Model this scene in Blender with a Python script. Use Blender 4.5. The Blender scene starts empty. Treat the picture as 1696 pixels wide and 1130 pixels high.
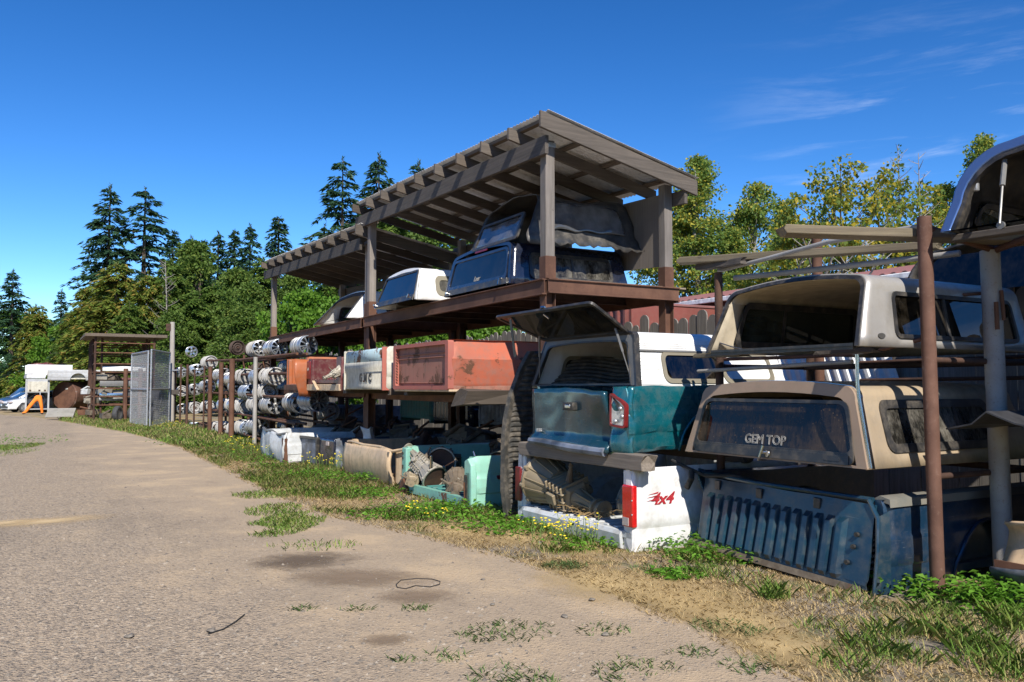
import bpy, bmesh, math, random
import numpy as np
from mathutils import Vector, Matrix, noise as mnoise
R = math.radians
random.seed(7); rng = np.random.default_rng(7)
S = bpy.context.scene
C = S.collection

# ------------------------------------------------------------------ camera, sky, sun, exposure
CAM_H = 1.65; FPX = 1390.0; PITCH = math.atan(75/1390)
cam_d = bpy.data.cameras.new('camera'); cam = bpy.data.objects.new('camera', cam_d); C.objects.link(cam)
cam.location = (0, 0, CAM_H); cam.rotation_euler = (R(90)+PITCH, 0, 0)
cam_d.sensor_width = 36; cam_d.lens = 36*FPX/1696; cam_d.clip_end = 3000; cam_d.clip_start = .05
S.camera = cam
S.view_settings.view_transform = 'Standard'; S.view_settings.look = 'None'
S.view_settings.exposure = 0.58; S.view_settings.gamma = 1
SUN_EL, SUN_AZ = R(42), math.atan2(.25, -.968)
W = bpy.data.worlds.new('World'); S.world = W; W.use_nodes = True
wn = W.node_tree; wn.nodes.clear()
def wnode(t, **k):
    n = wn.nodes.new(t)
    for a, b in k.items(): setattr(n, a, b)
    return n
sky = wnode('ShaderNodeTexSky', sky_type='NISHITA', sun_disc=False, sun_elevation=SUN_EL, sun_rotation=SUN_AZ)
sky.altitude = 200; sky.air_density = .85; sky.dust_density = 0.0; sky.ozone_density = 4.0
hs = wnode('ShaderNodeHueSaturation'); hs.inputs['Saturation'].default_value = 1.17; hs.inputs['Value'].default_value = .63; hs.inputs['Hue'].default_value = .503
gm = wnode('ShaderNodeGamma'); gm.inputs[1].default_value = 1.28
wn.links.new(sky.outputs[0], gm.inputs[0]); wn.links.new(gm.outputs[0], hs.inputs['Color'])
tcw = wnode('ShaderNodeTexCoord')
# thin cirrus: stretched noise over the sky direction, only in the part of the sky that has it
mp = wnode('ShaderNodeMapping'); mp.inputs['Scale'].default_value = (2.2, 1.0, 15.0); mp.inputs['Rotation'].default_value = (0, R(-5), R(20))
cn = wnode('ShaderNodeTexNoise'); cn.inputs['Scale'].default_value = 2.6; cn.inputs['Detail'].default_value = 9; cn.inputs['Roughness'].default_value = .62; cn.inputs['Distortion'].default_value = .35
wn.links.new(tcw.outputs['Generated'], mp.inputs[0]); wn.links.new(mp.outputs[0], cn.inputs['Vector'])
cr = wnode('ShaderNodeMapRange', interpolation_type='SMOOTHSTEP'); cr.inputs[1].default_value = .50; cr.inputs[2].default_value = .78; cr.inputs[4].default_value = .36
wn.links.new(cn.outputs[0], cr.inputs[0])
sep = wnode('ShaderNodeSeparateXYZ'); wn.links.new(tcw.outputs['Generated'], sep.inputs[0])
mx = wnode('ShaderNodeMapRange', interpolation_type='SMOOTHSTEP'); mx.inputs[1].default_value = .18; mx.inputs[2].default_value = .48
mz = wnode('ShaderNodeMapRange', interpolation_type='SMOOTHSTEP'); mz.inputs[1].default_value = .43; mz.inputs[2].default_value = .25
mm = wnode('ShaderNodeMath', operation='MULTIPLY'); mm2 = wnode('ShaderNodeMath', operation='MULTIPLY')
wn.links.new(sep.outputs[0], mx.inputs[0]); wn.links.new(sep.outputs[2], mz.inputs[0])
wn.links.new(mx.outputs[0], mm.inputs[0]); wn.links.new(mz.outputs[0], mm.inputs[1])
wn.links.new(mm.outputs[0], mm2.inputs[0]); wn.links.new(cr.outputs[0], mm2.inputs[1])
cmix = wnode('ShaderNodeMixRGB'); cmix.inputs[2].default_value = (5.6, 6.4, 7.6, 1)
wn.links.new(mm2.outputs[0], cmix.inputs[0]); wn.links.new(hs.outputs[0], cmix.inputs[1])
bg = wnode('ShaderNodeBackground'); bg.inputs[1].default_value = .115
wo = wnode('ShaderNodeOutputWorld')
wn.links.new(cmix.outputs[0], bg.inputs[0]); wn.links.new(bg.outputs[0], wo.inputs[0])
sd = bpy.data.lights.new('sun', 'SUN'); sun = bpy.data.objects.new('sun', sd); C.objects.link(sun)
sd.energy = 4.6; sd.angle = R(.53); sd.color = (1, .94, .85)
sun.rotation_euler = Vector((math.sin(SUN_AZ)*math.cos(SUN_EL), math.cos(SUN_AZ)*math.cos(SUN_EL), math.sin(SUN_EL))).to_track_quat('Z', 'Y').to_euler()
S.render.engine = 'CYCLES'
S.cycles.max_bounces = 7; S.cycles.transparent_max_bounces = 16; S.cycles.glossy_bounces = 4; S.cycles.transmission_bounces = 6
S.cycles.use_denoising = True; S.cycles.caustics_reflective = False; S.cycles.caustics_refractive = False

# ------------------------------------------------------------------ yard frame: u runs along the row away from the road end, v goes into the racks
U = (-.488, .8729); V = (.8729, .488); TH = math.atan2(-.8729, .488)
cp, sp = math.cos(PITCH), math.sin(PITCH)
def uv(u, v, z=0): return Vector((u*U[0]+v*V[0], u*U[1]+v*V[1], z))
def ray(px, py):
    cx = (px-848)/FPX; cy = (565-py)/FPX
    return Vector((cx, cp-cy*sp, sp+cy*cp))
def on_z(px, py, z=0):
    d = ray(px, py); t = (z-CAM_H)/d.z; return Vector((d.x*t, d.y*t, z))
def touv(p): return (p.x*U[0]+p.y*U[1], p.x*V[0]+p.y*V[1], p.z)
def on_v(px, py, v):
    d = ray(px, py); t = v/(d.x*V[0]+d.y*V[1]); return touv(Vector((d.x*t, d.y*t, CAM_H+d.z*t)))
def on_y(px, py, Y):
    d = ray(px, py); t = Y/d.y; return Vector((d.x*t, Y, CAM_H+d.z*t))

# ------------------------------------------------------------------ node and material helpers
def lin(r, g, b, k=1.0):
    f = lambda c: ((c/255+.055)/1.055)**2.4 if c > 10 else c/255/12.92
    return (f(r)*k, f(g)*k, f(b)*k, 1)
class NT:
    def __init__(s, name):
        s.m = bpy.data.materials.new(name); s.m.use_nodes = True; s.t = s.m.node_tree; s.t.nodes.clear()
        s.out = s.t.nodes.new('ShaderNodeOutputMaterial'); s.tc = s.t.nodes.new('ShaderNodeTexCoord'); s.co = s.tc.outputs['Object']
    def n(s, t, **k):
        x = s.t.nodes.new('ShaderNode'+t)
        for a, b in k.items():
            if isinstance(a, str) and hasattr(x, a): setattr(x, a, b)
        return x
    def set(s, sock, v):
        if hasattr(v, 'is_linked') or isinstance(v, bpy.types.NodeSocket): s.t.links.new(v, sock)
        else: sock.default_value = v
    def scale(s, sc, src=None):
        m = s.n('Mapping'); s.set(m.inputs[0], src or s.co); m.inputs['Scale'].default_value = sc; return m.outputs[0]
    def noise(s, sc, det=4, rough=.55, vec=None, dist=0):
        x = s.n('TexNoise'); s.set(x.inputs['Vector'], vec or s.co); x.inputs['Scale'].default_value = sc; x.inputs['Detail'].default_value = det; x.inputs['Roughness'].default_value = rough; x.inputs['Distortion'].default_value = dist
        return x.outputs[0]
    def ramp(s, f, a, b, lo=0, hi=1):
        x = s.n('MapRange', interpolation_type='SMOOTHSTEP'); s.set(x.inputs[0], f); x.inputs[1].default_value = a; x.inputs[2].default_value = b; x.inputs[3].default_value = lo; x.inputs[4].default_value = hi
        return x.outputs[0]
    def mix(s, f, a, b, mode='MIX'):
        x = s.n('MixRGB', blend_type=mode); s.set(x.inputs[0], f); s.set(x.inputs[1], a); s.set(x.inputs[2], b); return x.outputs[0]
    def math(s, op, a, b=0):
        x = s.n('Math', operation=op); s.set(x.inputs[0], a); s.set(x.inputs[1], b); return x.outputs[0]
    def vor(s, sc, vec=None, feat='F1'):
        x = s.n('TexVoronoi', feature=feat); s.set(x.inputs['Vector'], vec or s.co); x.inputs['Scale'].default_value = sc; return x
    def bump(s, h, strength=.3, dist=.01):
        x = s.n('Bump'); s.set(x.inputs['Height'], h); x.inputs['Strength'].default_value = strength; x.inputs['Distance'].default_value = dist; return x.outputs[0]
    def bsdf(s, col, rough=.5, metal=0, normal=None, **k):
        x = s.n('BsdfPrincipled'); s.set(x.inputs['Base Color'], col); s.set(x.inputs['Roughness'], rough); s.set(x.inputs['Metallic'], metal)
        if normal is not None: s.set(x.inputs['Normal'], normal)
        for a, b in k.items(): s.set(x.inputs[a.replace('_', ' ')], b)
        return x.outputs[0]
    def done(s, sh): s.set(s.out.inputs[0], sh); return s.m
RUST1, RUST2 = (.085, .036, .019, 1), (.16, .074, .040, 1)
DUST = (.24, .20, .15, 1)
def paint(name, col, col2=None, rough=.32, metal=0.0, rust=0.0, dirt=.25, coat=.4, bump=.0, scratch=0.0, sc=1.0, streak=0.0, dust=DUST):
    t = NT(name)
    n1 = t.noise(1.7*sc, 5); n2 = t.noise(9*sc, 6, .65); n3 = t.noise(45*sc, 3)
    c = t.mix(t.ramp(n1, .38, .66), col, col2 or tuple(x*.8 for x in col[:3])+(1,))
    if streak:
        st = t.noise(1, 5, .6, t.scale((14*sc, 14*sc, .8*sc)))
        c = t.mix(t.math('MULTIPLY', t.ramp(st, .48, .72), streak), c, (.10, .075, .05, 1))
    dm = t.math('MULTIPLY', t.ramp(n2, .40, .75), dirt)
    c = t.mix(dm, c, dust); r = t.math('ADD', t.math('MULTIPLY', dm, .5), rough)
    if scratch:
        s1 = t.noise(1, 2, .5, t.scale((3*sc, 3*sc, 130*sc)), 1.5)
        c = t.mix(t.math('MULTIPLY', t.ramp(s1, .69, .73), scratch), c, (.45, .47, .47, 1))
    m = metal
    if rust:
        rn = t.noise(3.1*sc, 9, .68, dist=.4)
        rm = t.ramp(rn, .74-rust*.34, .79-rust*.34)
        c = t.mix(rm, c, t.mix(n3, RUST1, RUST2)); r = t.math('MAXIMUM', r, t.math('MULTIPLY', rm, .85))
        if metal: m = t.math('MULTIPLY', t.math('SUBTRACT', 1.0, rm), metal)
    h = t.math('ADD', n2, t.math('MULTIPLY', n3, .25))
    return t.done(t.bsdf(c, r, m, t.bump(h, .12+bump, .006), Coat_Weight=coat*.5, Coat_Roughness=.12))
def rusty(name, a=RUST1, b=RUST2, spots=(.30, .16, .09, 1), grey=0.0, rough=.82):
    t = NT(name); n1 = t.noise(2.2, 6, .6); n2 = t.noise(26, 6, .7)
    c = t.mix(t.ramp(n1, .36, .64), a, b); c = t.mix(t.ramp(n2, .55, .78, 0, .6), c, spots); c = t.mix(t.ramp(n2, .42, .25, 0, .6), c, (.03, .02, .015, 1))
    if grey: c = t.mix(t.ramp(t.noise(1.1, 5, .7), .62-grey*.3, .68-grey*.3), c, (.32, .31, .29, 1))
    return t.done(t.bsdf(c, rough, .15, t.bump(n2, .35, .004)))
def wood(name, a, b, ax=0, ring=1.0, rough=.85):
    t = NT(name); sc = [34, 34, 34]; sc[ax] = 1.3
    g = t.noise(1, 6, .65, t.scale(tuple(sc)), .6); n = t.noise(1.4, 4); k = t.noise(5, 3)
    c = t.mix(t.ramp(g, .3, .7), a, b); c = t.mix(t.ramp(n, .4, .7, 0, .5), c, tuple(x*.55 for x in a[:3])+(1,))
    c = t.mix(t.ramp(k, .70, .76, 0, .7), c, (.04, .03, .022, 1)); oi = t.n('ObjectInfo'); hv = t.n('HueSaturation'); t.set(hv.inputs['Color'], c); t.set(hv.inputs['Value'], t.math('ADD', t.math('MULTIPLY', oi.outputs['Random'], .5), .75)); c = hv.outputs[0]
    return t.done(t.bsdf(c, rough, 0, t.bump(g, .5*ring, .006)))
def plain(name, col, rough=.5, metal=0.0, var=.25, sc=8, bump=.1, **k):
    t = NT(name); n = t.noise(sc, 5, .6)
    c = t.mix(t.ramp(n, .3, .7), tuple(x*(1-var) for x in col[:3])+(1,), tuple(min(1, x*(1+var)) for x in col[:3])+(1,))
    return t.done(t.bsdf(c, rough, metal, t.bump(n, bump, .004), **k))
def glass(name, tint=(.10, .13, .13, 1), dirt=.2, dust=(.22, .18, .13, 1), speck=0.0, refl=.9, film=0.0):
    t = NT(name)
    tr = t.n('BsdfTransparent'); tr.inputs[0].default_value = tint
    gl = t.n('BsdfGlossy'); gl.inputs[0].default_value = (refl, refl, refl, 1); gl.inputs[1].default_value = .015
    fr = t.n('Fresnel'); fr.inputs[0].default_value = 1.55
    m = t.n('MixShader'); t.set(m.inputs[0], t.math('ADD', fr.outputs[0], .02)); t.set(m.inputs[1], tr.outputs[0]); t.set(m.inputs[2], gl.outputs[0])
    df = t.n('BsdfDiffuse'); df.inputs[0].default_value = dust
    n = t.noise(3.0, 7, .7); n2 = t.noise(1, 4, .6, t.scale((60, 60, 3)))
    d = t.math('MULTIPLY', t.ramp(t.math('ADD', t.math('MULTIPLY', n, .75), t.math('MULTIPLY', n2, .25)), .38, .72), dirt)
    d = t.math('ADD', d, film)
    if speck:
        v = t.vor(26); v2 = t.noise(6, 2)
        d = t.math('MAXIMUM', d, t.math('MULTIPLY', t.math('MULTIPLY', t.ramp(v.outputs['Distance'], .20, .12), t.ramp(v2, .36, .55)), speck))
    m2 = t.n('MixShader'); t.set(m2.inputs[0], d); t.set(m2.inputs[1], m.outputs[0]); t.set(m2.inputs[2], df.outputs[0])
    return t.done(m2.outputs[0])
def foliage(name, c1, c2, c3, trans=.35, f3=.75):
    t = NT(name); g = t.n('NewGeometry'); r = g.outputs['Random Per Island']; n = t.noise(.55, 3)
    c = t.mix(r, c1, c2); c = t.mix(t.ramp(t.math('ADD', t.math('MULTIPLY', n, .6), t.math('MULTIPLY', r, .4)), f3-.15, f3+.06), c, c3)
    d = t.bsdf(c, .55, Specular_IOR_Level=.25)
    tl = t.n('BsdfTranslucent'); t.set(tl.inputs[0], c)
    m = t.n('MixShader'); m.inputs[0].default_value = trans; t.set(m.inputs[1], d); t.set(m.inputs[2], tl.outputs[0])
    return t.done(m.outputs[0])

# ------------------------------------------------------------------ mesh helpers
class MB:
    def __init__(s, M=None): s.v = []; s.f = []; s.M = M or Matrix()
    def add(s, vs, fs):
        o = len(s.v); s.v += [s.M @ Vector(p) for p in vs]; s.f += [tuple(o+i for i in f) for f in fs]; return s
    def box(s, x0, x1, y0, y1, z0, z1):
        return s.add([(x0,y0,z0),(x1,y0,z0),(x1,y1,z0),(x0,y1,z0),(x0,y0,z1),(x1,y0,z1),(x1,y1,z1),(x0,y1,z1)],
                     [(0,3,2,1),(4,5,6,7),(0,1,5,4),(1,2,6,5),(2,3,7,6),(3,0,4,7)])
    def bar(s, p, q, w, h, up=(0,0,1)):
        p = Vector(p); q = Vector(q); d = (q-p).normalized(); up = Vector(up)
        x = d.cross(up)
        if x.length < 1e-4: x = d.cross(Vector((0,1,0)))
        x.normalize(); y = x.cross(d); vs = []
        for b in (p, q): vs += [b-x*w/2-y*h/2, b+x*w/2-y*h/2, b+x*w/2+y*h/2, b-x*w/2+y*h/2]
        return s.add(vs, [(0,1,2,3),(7,6,5,4),(0,4,5,1),(1,5,6,2),(2,6,7,3),(3,7,4,0)])
    def loft(s, rings, closed=True, cap=True, wrap=False):
        n = len(rings[0]); vs = [p for r in rings for p in r]; fs = []; m = len(rings)
        for i in range(m if wrap else m-1):
            a = i*n; b = ((i+1) % m)*n
            for j in range(n if closed else n-1):
                k = (j+1) % n; fs.append((a+j, a+k, b+k, b+j))
        if cap and closed and not wrap: fs += [tuple(range(n-1,-1,-1)), tuple(range((m-1)*n, m*n))]
        return s.add(vs, fs)
    def tube(s, pts, r, n=10, cap=True):
        pts = [Vector(p) for p in pts]; rs = r if isinstance(r, (list, tuple)) else [r]*len(pts); rings = []; prev = None
        for i, p in enumerate(pts):
            d = (pts[min(i+1, len(pts)-1)]-pts[max(i-1, 0)]).normalized()
            if prev is None: a = d.orthogonal().normalized()
            else: a = (prev-d*prev.dot(d)).normalized()
            prev = a; b = d.cross(a)
            rings.append([p+(a*math.cos(2*math.pi*k/n)+b*math.sin(2*math.pi*k/n))*rs[i] for k in range(n)])
        return s.loft(rings, True, cap)
    def lathe(s, prof, n=24, axis='x', c=(0,0,0), close=False):
        rings = []
        for r, a in prof:
            ring = []
            for k in range(n):
                q = 2*math.pi*k/n; e, f = r*math.cos(q), r*math.sin(q)
                ring.append({'x': (c[0]+a, c[1]+e, c[2]+f), 'y': (c[0]+e, c[1]+a, c[2]+f), 'z': (c[0]+e, c[1]+f, c[2]+a)}[axis])
            rings.append(ring)
        return s.loft(rings, True, not close, close)
    def prism(s, pts, d0, d1, fn):
        n = len(pts); vs = [fn(a, b, d0) for a, b in pts]+[fn(a, b, d1) for a, b in pts]
        return s.add(vs, [tuple(range(n-1,-1,-1)), tuple(range(n, 2*n))]+[(i, (i+1) % n, n+(i+1) % n, n+i) for i in range(n)])
    def ring(s, outer, inner, fn, o0, o1):
        n = len(outer)
        R4 = [[fn(a, b, o0) for a, b in outer], [fn(a, b, o1) for a, b in outer], [fn(a, b, o1) for a, b in inner], [fn(a, b, o0) for a, b in inner]]
        vs = [p for r in R4 for p in r]; fs = []
        for i in range(4):
            a = i*n; b = ((i+1) % 4)*n
            for j in range(n): k = (j+1) % n; fs.append((a+j, a+k, b+k, b+j))
        return s.add(vs, fs)
    def dent(s, amp, sc, seed=0, fn=None):
        o = Vector((seed*7.3, seed*3.1, seed*5.7)); M = s.M
        for i, p in enumerate(s.v):
            w = fn(p) if fn else 1.0
            s.v[i] = p+mnoise.noise_vector(p*sc+o)*amp*w
        return s
    def build(s, name, mat, parent=None, smooth=38, bevel=0, solid=0, recalc=True, segs=2):
        me = bpy.data.meshes.new(name); me.from_pydata([tuple(p) for p in s.v], [], s.f)
        if recalc:
            bm = bmesh.new(); bm.from_mesh(me); bmesh.ops.remove_doubles(bm, verts=bm.verts, dist=1e-5); bmesh.ops.recalc_face_normals(bm, faces=bm.faces); bm.to_mesh(me); bm.free()
        me.materials.append(mat)
        if smooth: me.shade_smooth(); me.set_sharp_from_angle(angle=R(smooth))
        o = bpy.data.objects.new(name, me); C.objects.link(o); o.parent = parent
        if solid: md = o.modifiers.new('thickness', 'SOLIDIFY'); md.thickness = solid; md.offset = -1
        if bevel: md = o.modifiers.new('bevel', 'BEVEL'); md.width = bevel; md.segments = segs; md.limit_method = 'ANGLE'; md.angle_limit = R(40)
        return o
def tag(o, label=None, cat=None, group=None, kind=None):
    for k, v in (('label', label), ('category', cat), ('group', group), ('kind', kind)):
        if v: o[k] = v
    return o
def thing(name, label, cat, loc=(0,0,0), rotz=0, group=None, tilt=(0,0)):
    o = bpy.data.objects.new(name, None); C.objects.link(o); o.empty_display_size = .2
    o.location = loc; o.rotation_euler = (tilt[0], tilt[1], rotz); return tag(o, label, cat, group)
def dup(root, loc, rotz, label=None, group=None, scale=None):
    r = root.copy(); C.objects.link(r); r.location = loc; r.rotation_euler = (root.rotation_euler[0], root.rotation_euler[1], rotz)
    if scale: r.scale = scale
    if label: r['label'] = label
    if group: r['group'] = group
    for ch in list(root.children):
        c = ch.copy(); C.objects.link(c); c.parent = r
        for g in list(ch.children): d = g.copy(); C.objects.link(d); d.parent = c
    return r
def rrect(x0, x1, y0, y1, r, n=5):
    out = []
    for cx, cy, a in ((x1-r, y1-r, 0), (x0+r, y1-r, 90), (x0+r, y0+r, 180), (x1-r, y0+r, 270)):
        for k in range(n+1): q = R(a+90*k/n); out.append((cx+r*math.cos(q), cy+r*math.sin(q)))
    return out
def rpoly(pts, r, n=4):
    """rounded convex polygon from its corners"""
    out = []; m = len(pts); P = [Vector((a, b)) for a, b in pts]
    for i in range(m):
        p = P[i]; a = (P[i-1]-p); b = (P[(i+1) % m]-p); la = min(r, a.length*.45); lb = min(r, b.length*.45); a.normalize(); b.normalize()
        s0 = p+a*la; s1 = p+b*lb
        for k in range(n+1):
            t = k/n; q = s0*(1-t)**2+p*2*t*(1-t)+s1*t*t; out.append((q.x, q.y))
    return out
def text_mb(mb, s, size, fn, depth=.004, outline=0.0, shear=0, spacing=1.0, offset=0.0):
    cu = bpy.data.curves.new('lettering', 'FONT'); cu.body = s; cu.size = size; cu.align_x = 'CENTER'; cu.shear = shear; cu.space_character = spacing; cu.resolution_u = 3; cu.offset = offset
    if outline: cu.fill_mode = 'NONE'; cu.bevel_depth = outline; cu.bevel_resolution = 1
    else: cu.extrude = depth/2
    o = bpy.data.objects.new('lettering', cu); C.objects.link(o); bpy.context.view_layer.update()
    me = o.evaluated_get(bpy.context.evaluated_depsgraph_get()).to_mesh()
    mb.add([fn(v.co.x, v.co.y, v.co.z) for v in me.vertices], [tuple(p.vertices) for p in me.polygons])
    bpy.data.objects.remove(o); bpy.data.curves.remove(cu)
def npmesh(name, vs, k, mat, parent=None, smooth=False, loc=None):
    """vs: (n*k, 3) array, each k vertices one face"""
    n = len(vs)//k; me = bpy.data.meshes.new(name); me.vertices.add(len(vs)); me.vertices.foreach_set('co', np.ascontiguousarray(vs, dtype=np.float32).ravel())
    me.loops.add(len(vs)); me.loops.foreach_set('vertex_index', np.arange(len(vs), dtype=np.int32))
    me.polygons.add(n); me.polygons.foreach_set('loop_start', np.arange(0, n*k, k, dtype=np.int32)); me.polygons.foreach_set('loop_total', np.full(n, k, dtype=np.int32))
    me.update(calc_edges=True); me.materials.append(mat)
    o = bpy.data.objects.new(name, me); C.objects.link(o); o.parent = parent
    if loc is not None: o.location = loc
    return o
# ------------------------------------------------------------------ materials
M = {}
M['silver'] = paint('silver paint', (.43,.41,.375,1), (.36,.335,.30,1), .36, .35, dirt=.30, coat=.5, streak=.05)
M['tan_inner'] = plain('beige headliner', (.42,.36,.26,1), .9, var=.15)
M['tan'] = paint('tan paint', (.38,.295,.195,1), (.31,.24,.16,1), .45, 0, dirt=.50, coat=.15, streak=.18)
M['tan_rear'] = paint('dusty tan paint', (.33,.235,.165,1), (.28,.20,.14,1), .6, 0, dirt=.6, coat=.05)
M['white'] = paint('white paint', (.78,.78,.76,1), (.72,.72,.69,1), .38, 0, dirt=.12, coat=.4, streak=.06)
M['white_bed'] = paint('white truck paint', (.76,.77,.78,1), (.68,.68,.67,1), .33, 0, rust=.10, streak=.12, dirt=.34, coat=.5)
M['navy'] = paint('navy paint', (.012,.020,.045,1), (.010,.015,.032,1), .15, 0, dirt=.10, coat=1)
M['blue'] = paint('blue metallic paint', (.10,.18,.38,1), (.08,.14,.31,1), .28, .5, dirt=.06, coat=.7)
M['teal'] = paint('teal metallic paint', (.005,.135,.165,1), (.004,.105,.135,1), .25, .35, dirt=.22, coat=.8, scratch=.28)
M['tealdark'] = paint('dusty dark teal paint', (.007,.050,.075,1), (.012,.050,.066,1), .22, .2, dirt=.10, coat=.6, scratch=.35)
M['bgreen'] = paint('blue green paint', (.010,.048,.080,1), (.009,.030,.056,1), .28, .15, rust=.08, dirt=.34, coat=.5, dust=(.15,.135,.11,1), scratch=.15)
M['dkblue'] = paint('dark blue paint', (.008,.040,.085,1), (.010,.032,.070,1), .28, .2, scratch=.2, dirt=.16, coat=.7)
M['bgreyrail'] = paint('chalky grey paint', (.20,.19,.16,1), (.15,.15,.13,1), .8, 0, dirt=.3, coat=0)
M['red'] = paint('faded orange red paint', (.47,.118,.060,1), (.37,.108,.062,1), .6, 0, rust=.40, dirt=.62, coat=.05, dust=(.27,.15,.115,1))
M['redend'] = paint('faded rose red primer', (.34,.14,.095,1), (.27,.115,.08,1), .75, 0, rust=.62, dirt=.3, coat=0, streak=.35)
M['redframe'] = paint('red brown paint', (.42,.12,.085,1), (.36,.11,.08,1), .7, 0, rust=.3, dirt=.2, coat=0)
M['cream'] = paint('chalky cream white paint', (.58,.55,.45,1), (.50,.48,.40,1), .7, 0, rust=.24, dirt=.4, coat=.05, streak=.3)
M['paleblue'] = paint('peeling pale blue paint', (.36,.52,.58,1), (.42,.55,.58,1), .7, 0, rust=.66, dirt=.2, coat=0)
M['maroon'] = paint('maroon paint', (.10,.018,.022,1), (.13,.03,.03,1), .5, 0, rust=.2, dirt=.4, coat=.2)
M['orange'] = paint('burnt orange paint', (.38,.105,.030,1), (.31,.085,.028,1), .55, 0, rust=.25, dirt=.25, coat=.15)
M['oldwhite'] = paint('worn white paint', (.60,.62,.62,1), (.48,.50,.50,1), .55, 0, rust=.12, dirt=.45, coat=.15)
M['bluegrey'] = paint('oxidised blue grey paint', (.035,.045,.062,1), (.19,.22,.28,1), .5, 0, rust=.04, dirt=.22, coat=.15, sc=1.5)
M['beige'] = paint('beige paint', (.60,.43,.26,1), (.50,.37,.24,1), .55, 0, rust=.12, dirt=.5, coat=.1, streak=.3)
M['mint'] = paint('mint green paint', (.30,.58,.46,1), (.25,.51,.41,1), .42, 0, rust=.12, dirt=.22, coat=.25)
M['mintrust'] = paint('rusty mint green paint', (.20,.47,.37,1), (.18,.42,.34,1), .55, 0, rust=.50, dirt=.35, coat=.1)
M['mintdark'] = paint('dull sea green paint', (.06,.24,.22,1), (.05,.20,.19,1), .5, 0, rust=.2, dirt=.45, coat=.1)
M['blackplastic'] = paint('dusty black plastic', (.022,.022,.021,1), (.035,.034,.03,1), .55, 0, dirt=.45, coat=.05)
M['liner'] = paint('black bed liner', (.035,.034,.031,1), (.05,.048,.042,1), .6, 0, dirt=.55, coat=.0)
M['rubber'] = plain('black rubber', (.018,.018,.018,1), .75)
M['trim'] = paint('black trim', (.02,.02,.021,1), (.028,.028,.028,1), .4, 0, dirt=.35, coat=.1)
M['greytrim'] = paint('grey trim', (.17,.17,.165,1), (.13,.13,.125,1), .5, .2, dirt=.3, coat=.1)
M['beigetrim'] = paint('khaki trim', (.20,.18,.13,1), (.17,.15,.11,1), .6, 0, dirt=.3, coat=0)
M['chrome'] = paint('pitted chrome', (.62,.62,.61,1), (.5,.5,.48,1), .2, 1, rust=.05, dirt=.12, coat=0)
M['alloy'] = paint('cast alloy', (.42,.42,.41,1), (.31,.31,.30,1), .36, .7, dirt=.45, coat=.1)
M['alloybright'] = paint('bright alloy', (.60,.60,.59,1), (.48,.48,.47,1), .26, .8, dirt=.22, coat=.2)
M['alloyblue'] = paint('satin grey alloy', (.34,.38,.43,1), (.27,.30,.34,1), .3, .7, dirt=.15, coat=.2)
M['steelwhite'] = paint('white steel wheel paint', (.44,.43,.41,1), (.33,.32,.30,1), .5, .1, rust=.2, dirt=.5, coat=0)
M['steelbrown'] = rusty('dark rusty wheel steel', (.045,.028,.02,1), (.075,.05,.038,1), (.12,.09,.07,1))
M['rust'] = rusty('rusty steel')
M['rustred'] = rusty('red oxide steel', (.092,.042,.025,1), (.15,.072,.042,1), (.21,.115,.075,1))
M['rustdark'] = rusty('dark rusty steel', (.050,.026,.018,1), (.10,.05,.03,1), (.16,.09,.06,1))
M['rustpipe'] = rusty('rusty painted pipe', (.10,.048,.032,1), (.165,.085,.058,1), (.25,.17,.13,1), .15)
M['greypipe'] = rusty('weathered grey pipe', (.30,.285,.26,1), (.38,.36,.33,1), (.22,.12,.07,1), 0, .65)
M['galv'] = plain('galvanised steel', (.40,.41,.42,1), .45, .6, var=.25, sc=18)
M['roofsheet'] = paint('galvanised roof sheet', (.78,.76,.73,1), (.64,.62,.59,1), .55, .0, rust=.10, dirt=.2, coat=0, streak=.3)
M['wood0'] = wood('weathered grey timber', (.095,.080,.067,1), (.055,.046,.039,1), 0)
M['wood1'] = wood('weathered grey board', (.125,.103,.083,1), (.072,.060,.049,1), 1)
M['wood2'] = wood('weathered grey post', (.24,.21,.185,1), (.155,.135,.115,1), 2)
M['brown1'] = wood('brown rafter', (.115,.09,.067,1), (.07,.055,.042,1), 1)
M['brown0'] = wood('brown plank', (.17,.13,.095,1), (.10,.077,.056,1), 0)
M['lichen0'] = wood('old lumber with lichen', (.20,.165,.105,1), (.12,.095,.065,1), 0, 1.3)
M['timber0'] = wood('sawn timber', (.22,.185,.15,1), (.14,.115,.09,1), 0)
M['ply'] = wood('weathered plywood', (.235,.20,.165,1), (.175,.15,.125,1), 2, .6)
M['deck'] = wood('plywood deck', (.30,.24,.17,1), (.22,.17,.12,1), 0, .6)
M['fence2'] = wood('grey fence board', (.215,.195,.17,1), (.13,.115,.098,1), 2, 1.2)
M['glassdark'] = glass('dark tinted glass', (.035,.042,.045,1), .15)
M['glassgreen'] = glass('green tinted glass', (.20,.29,.25,1), .35, (.16,.18,.14,1), .25, .9, .06)
M['glassgem'] = glass('dusty tinted glass', (.016,.016,.016,1), .50, (.15,.105,.068,1), .75, .55, .03)
M['glassside'] = glass('grimy side glass', (.02,.022,.022,1), 1.0, (.20,.185,.155,1), .3, .6, .06)
M['glassclear'] = glass('smoky glass', (.16,.165,.155,1), .28, (.16,.15,.12,1), .2, .6, .05)
M['glassnavy'] = glass('mirror dark glass', (.012,.014,.018,1), .07, (.2,.2,.2,1), 0, 1.0)
M['glassgrey'] = glass('dusty grey glass', (.10,.10,.10,1), .55, (.26,.25,.22,1), .2, .5, .2)
M['lampred'] = plain('red lamp lens', (.52,.012,.012,1), .14, 0, .12, 40, .1, Coat_Weight=.6)
M['lampdark'] = plain('dull red lens', (.16,.014,.014,1), .3, 0, .2, 20)
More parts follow.
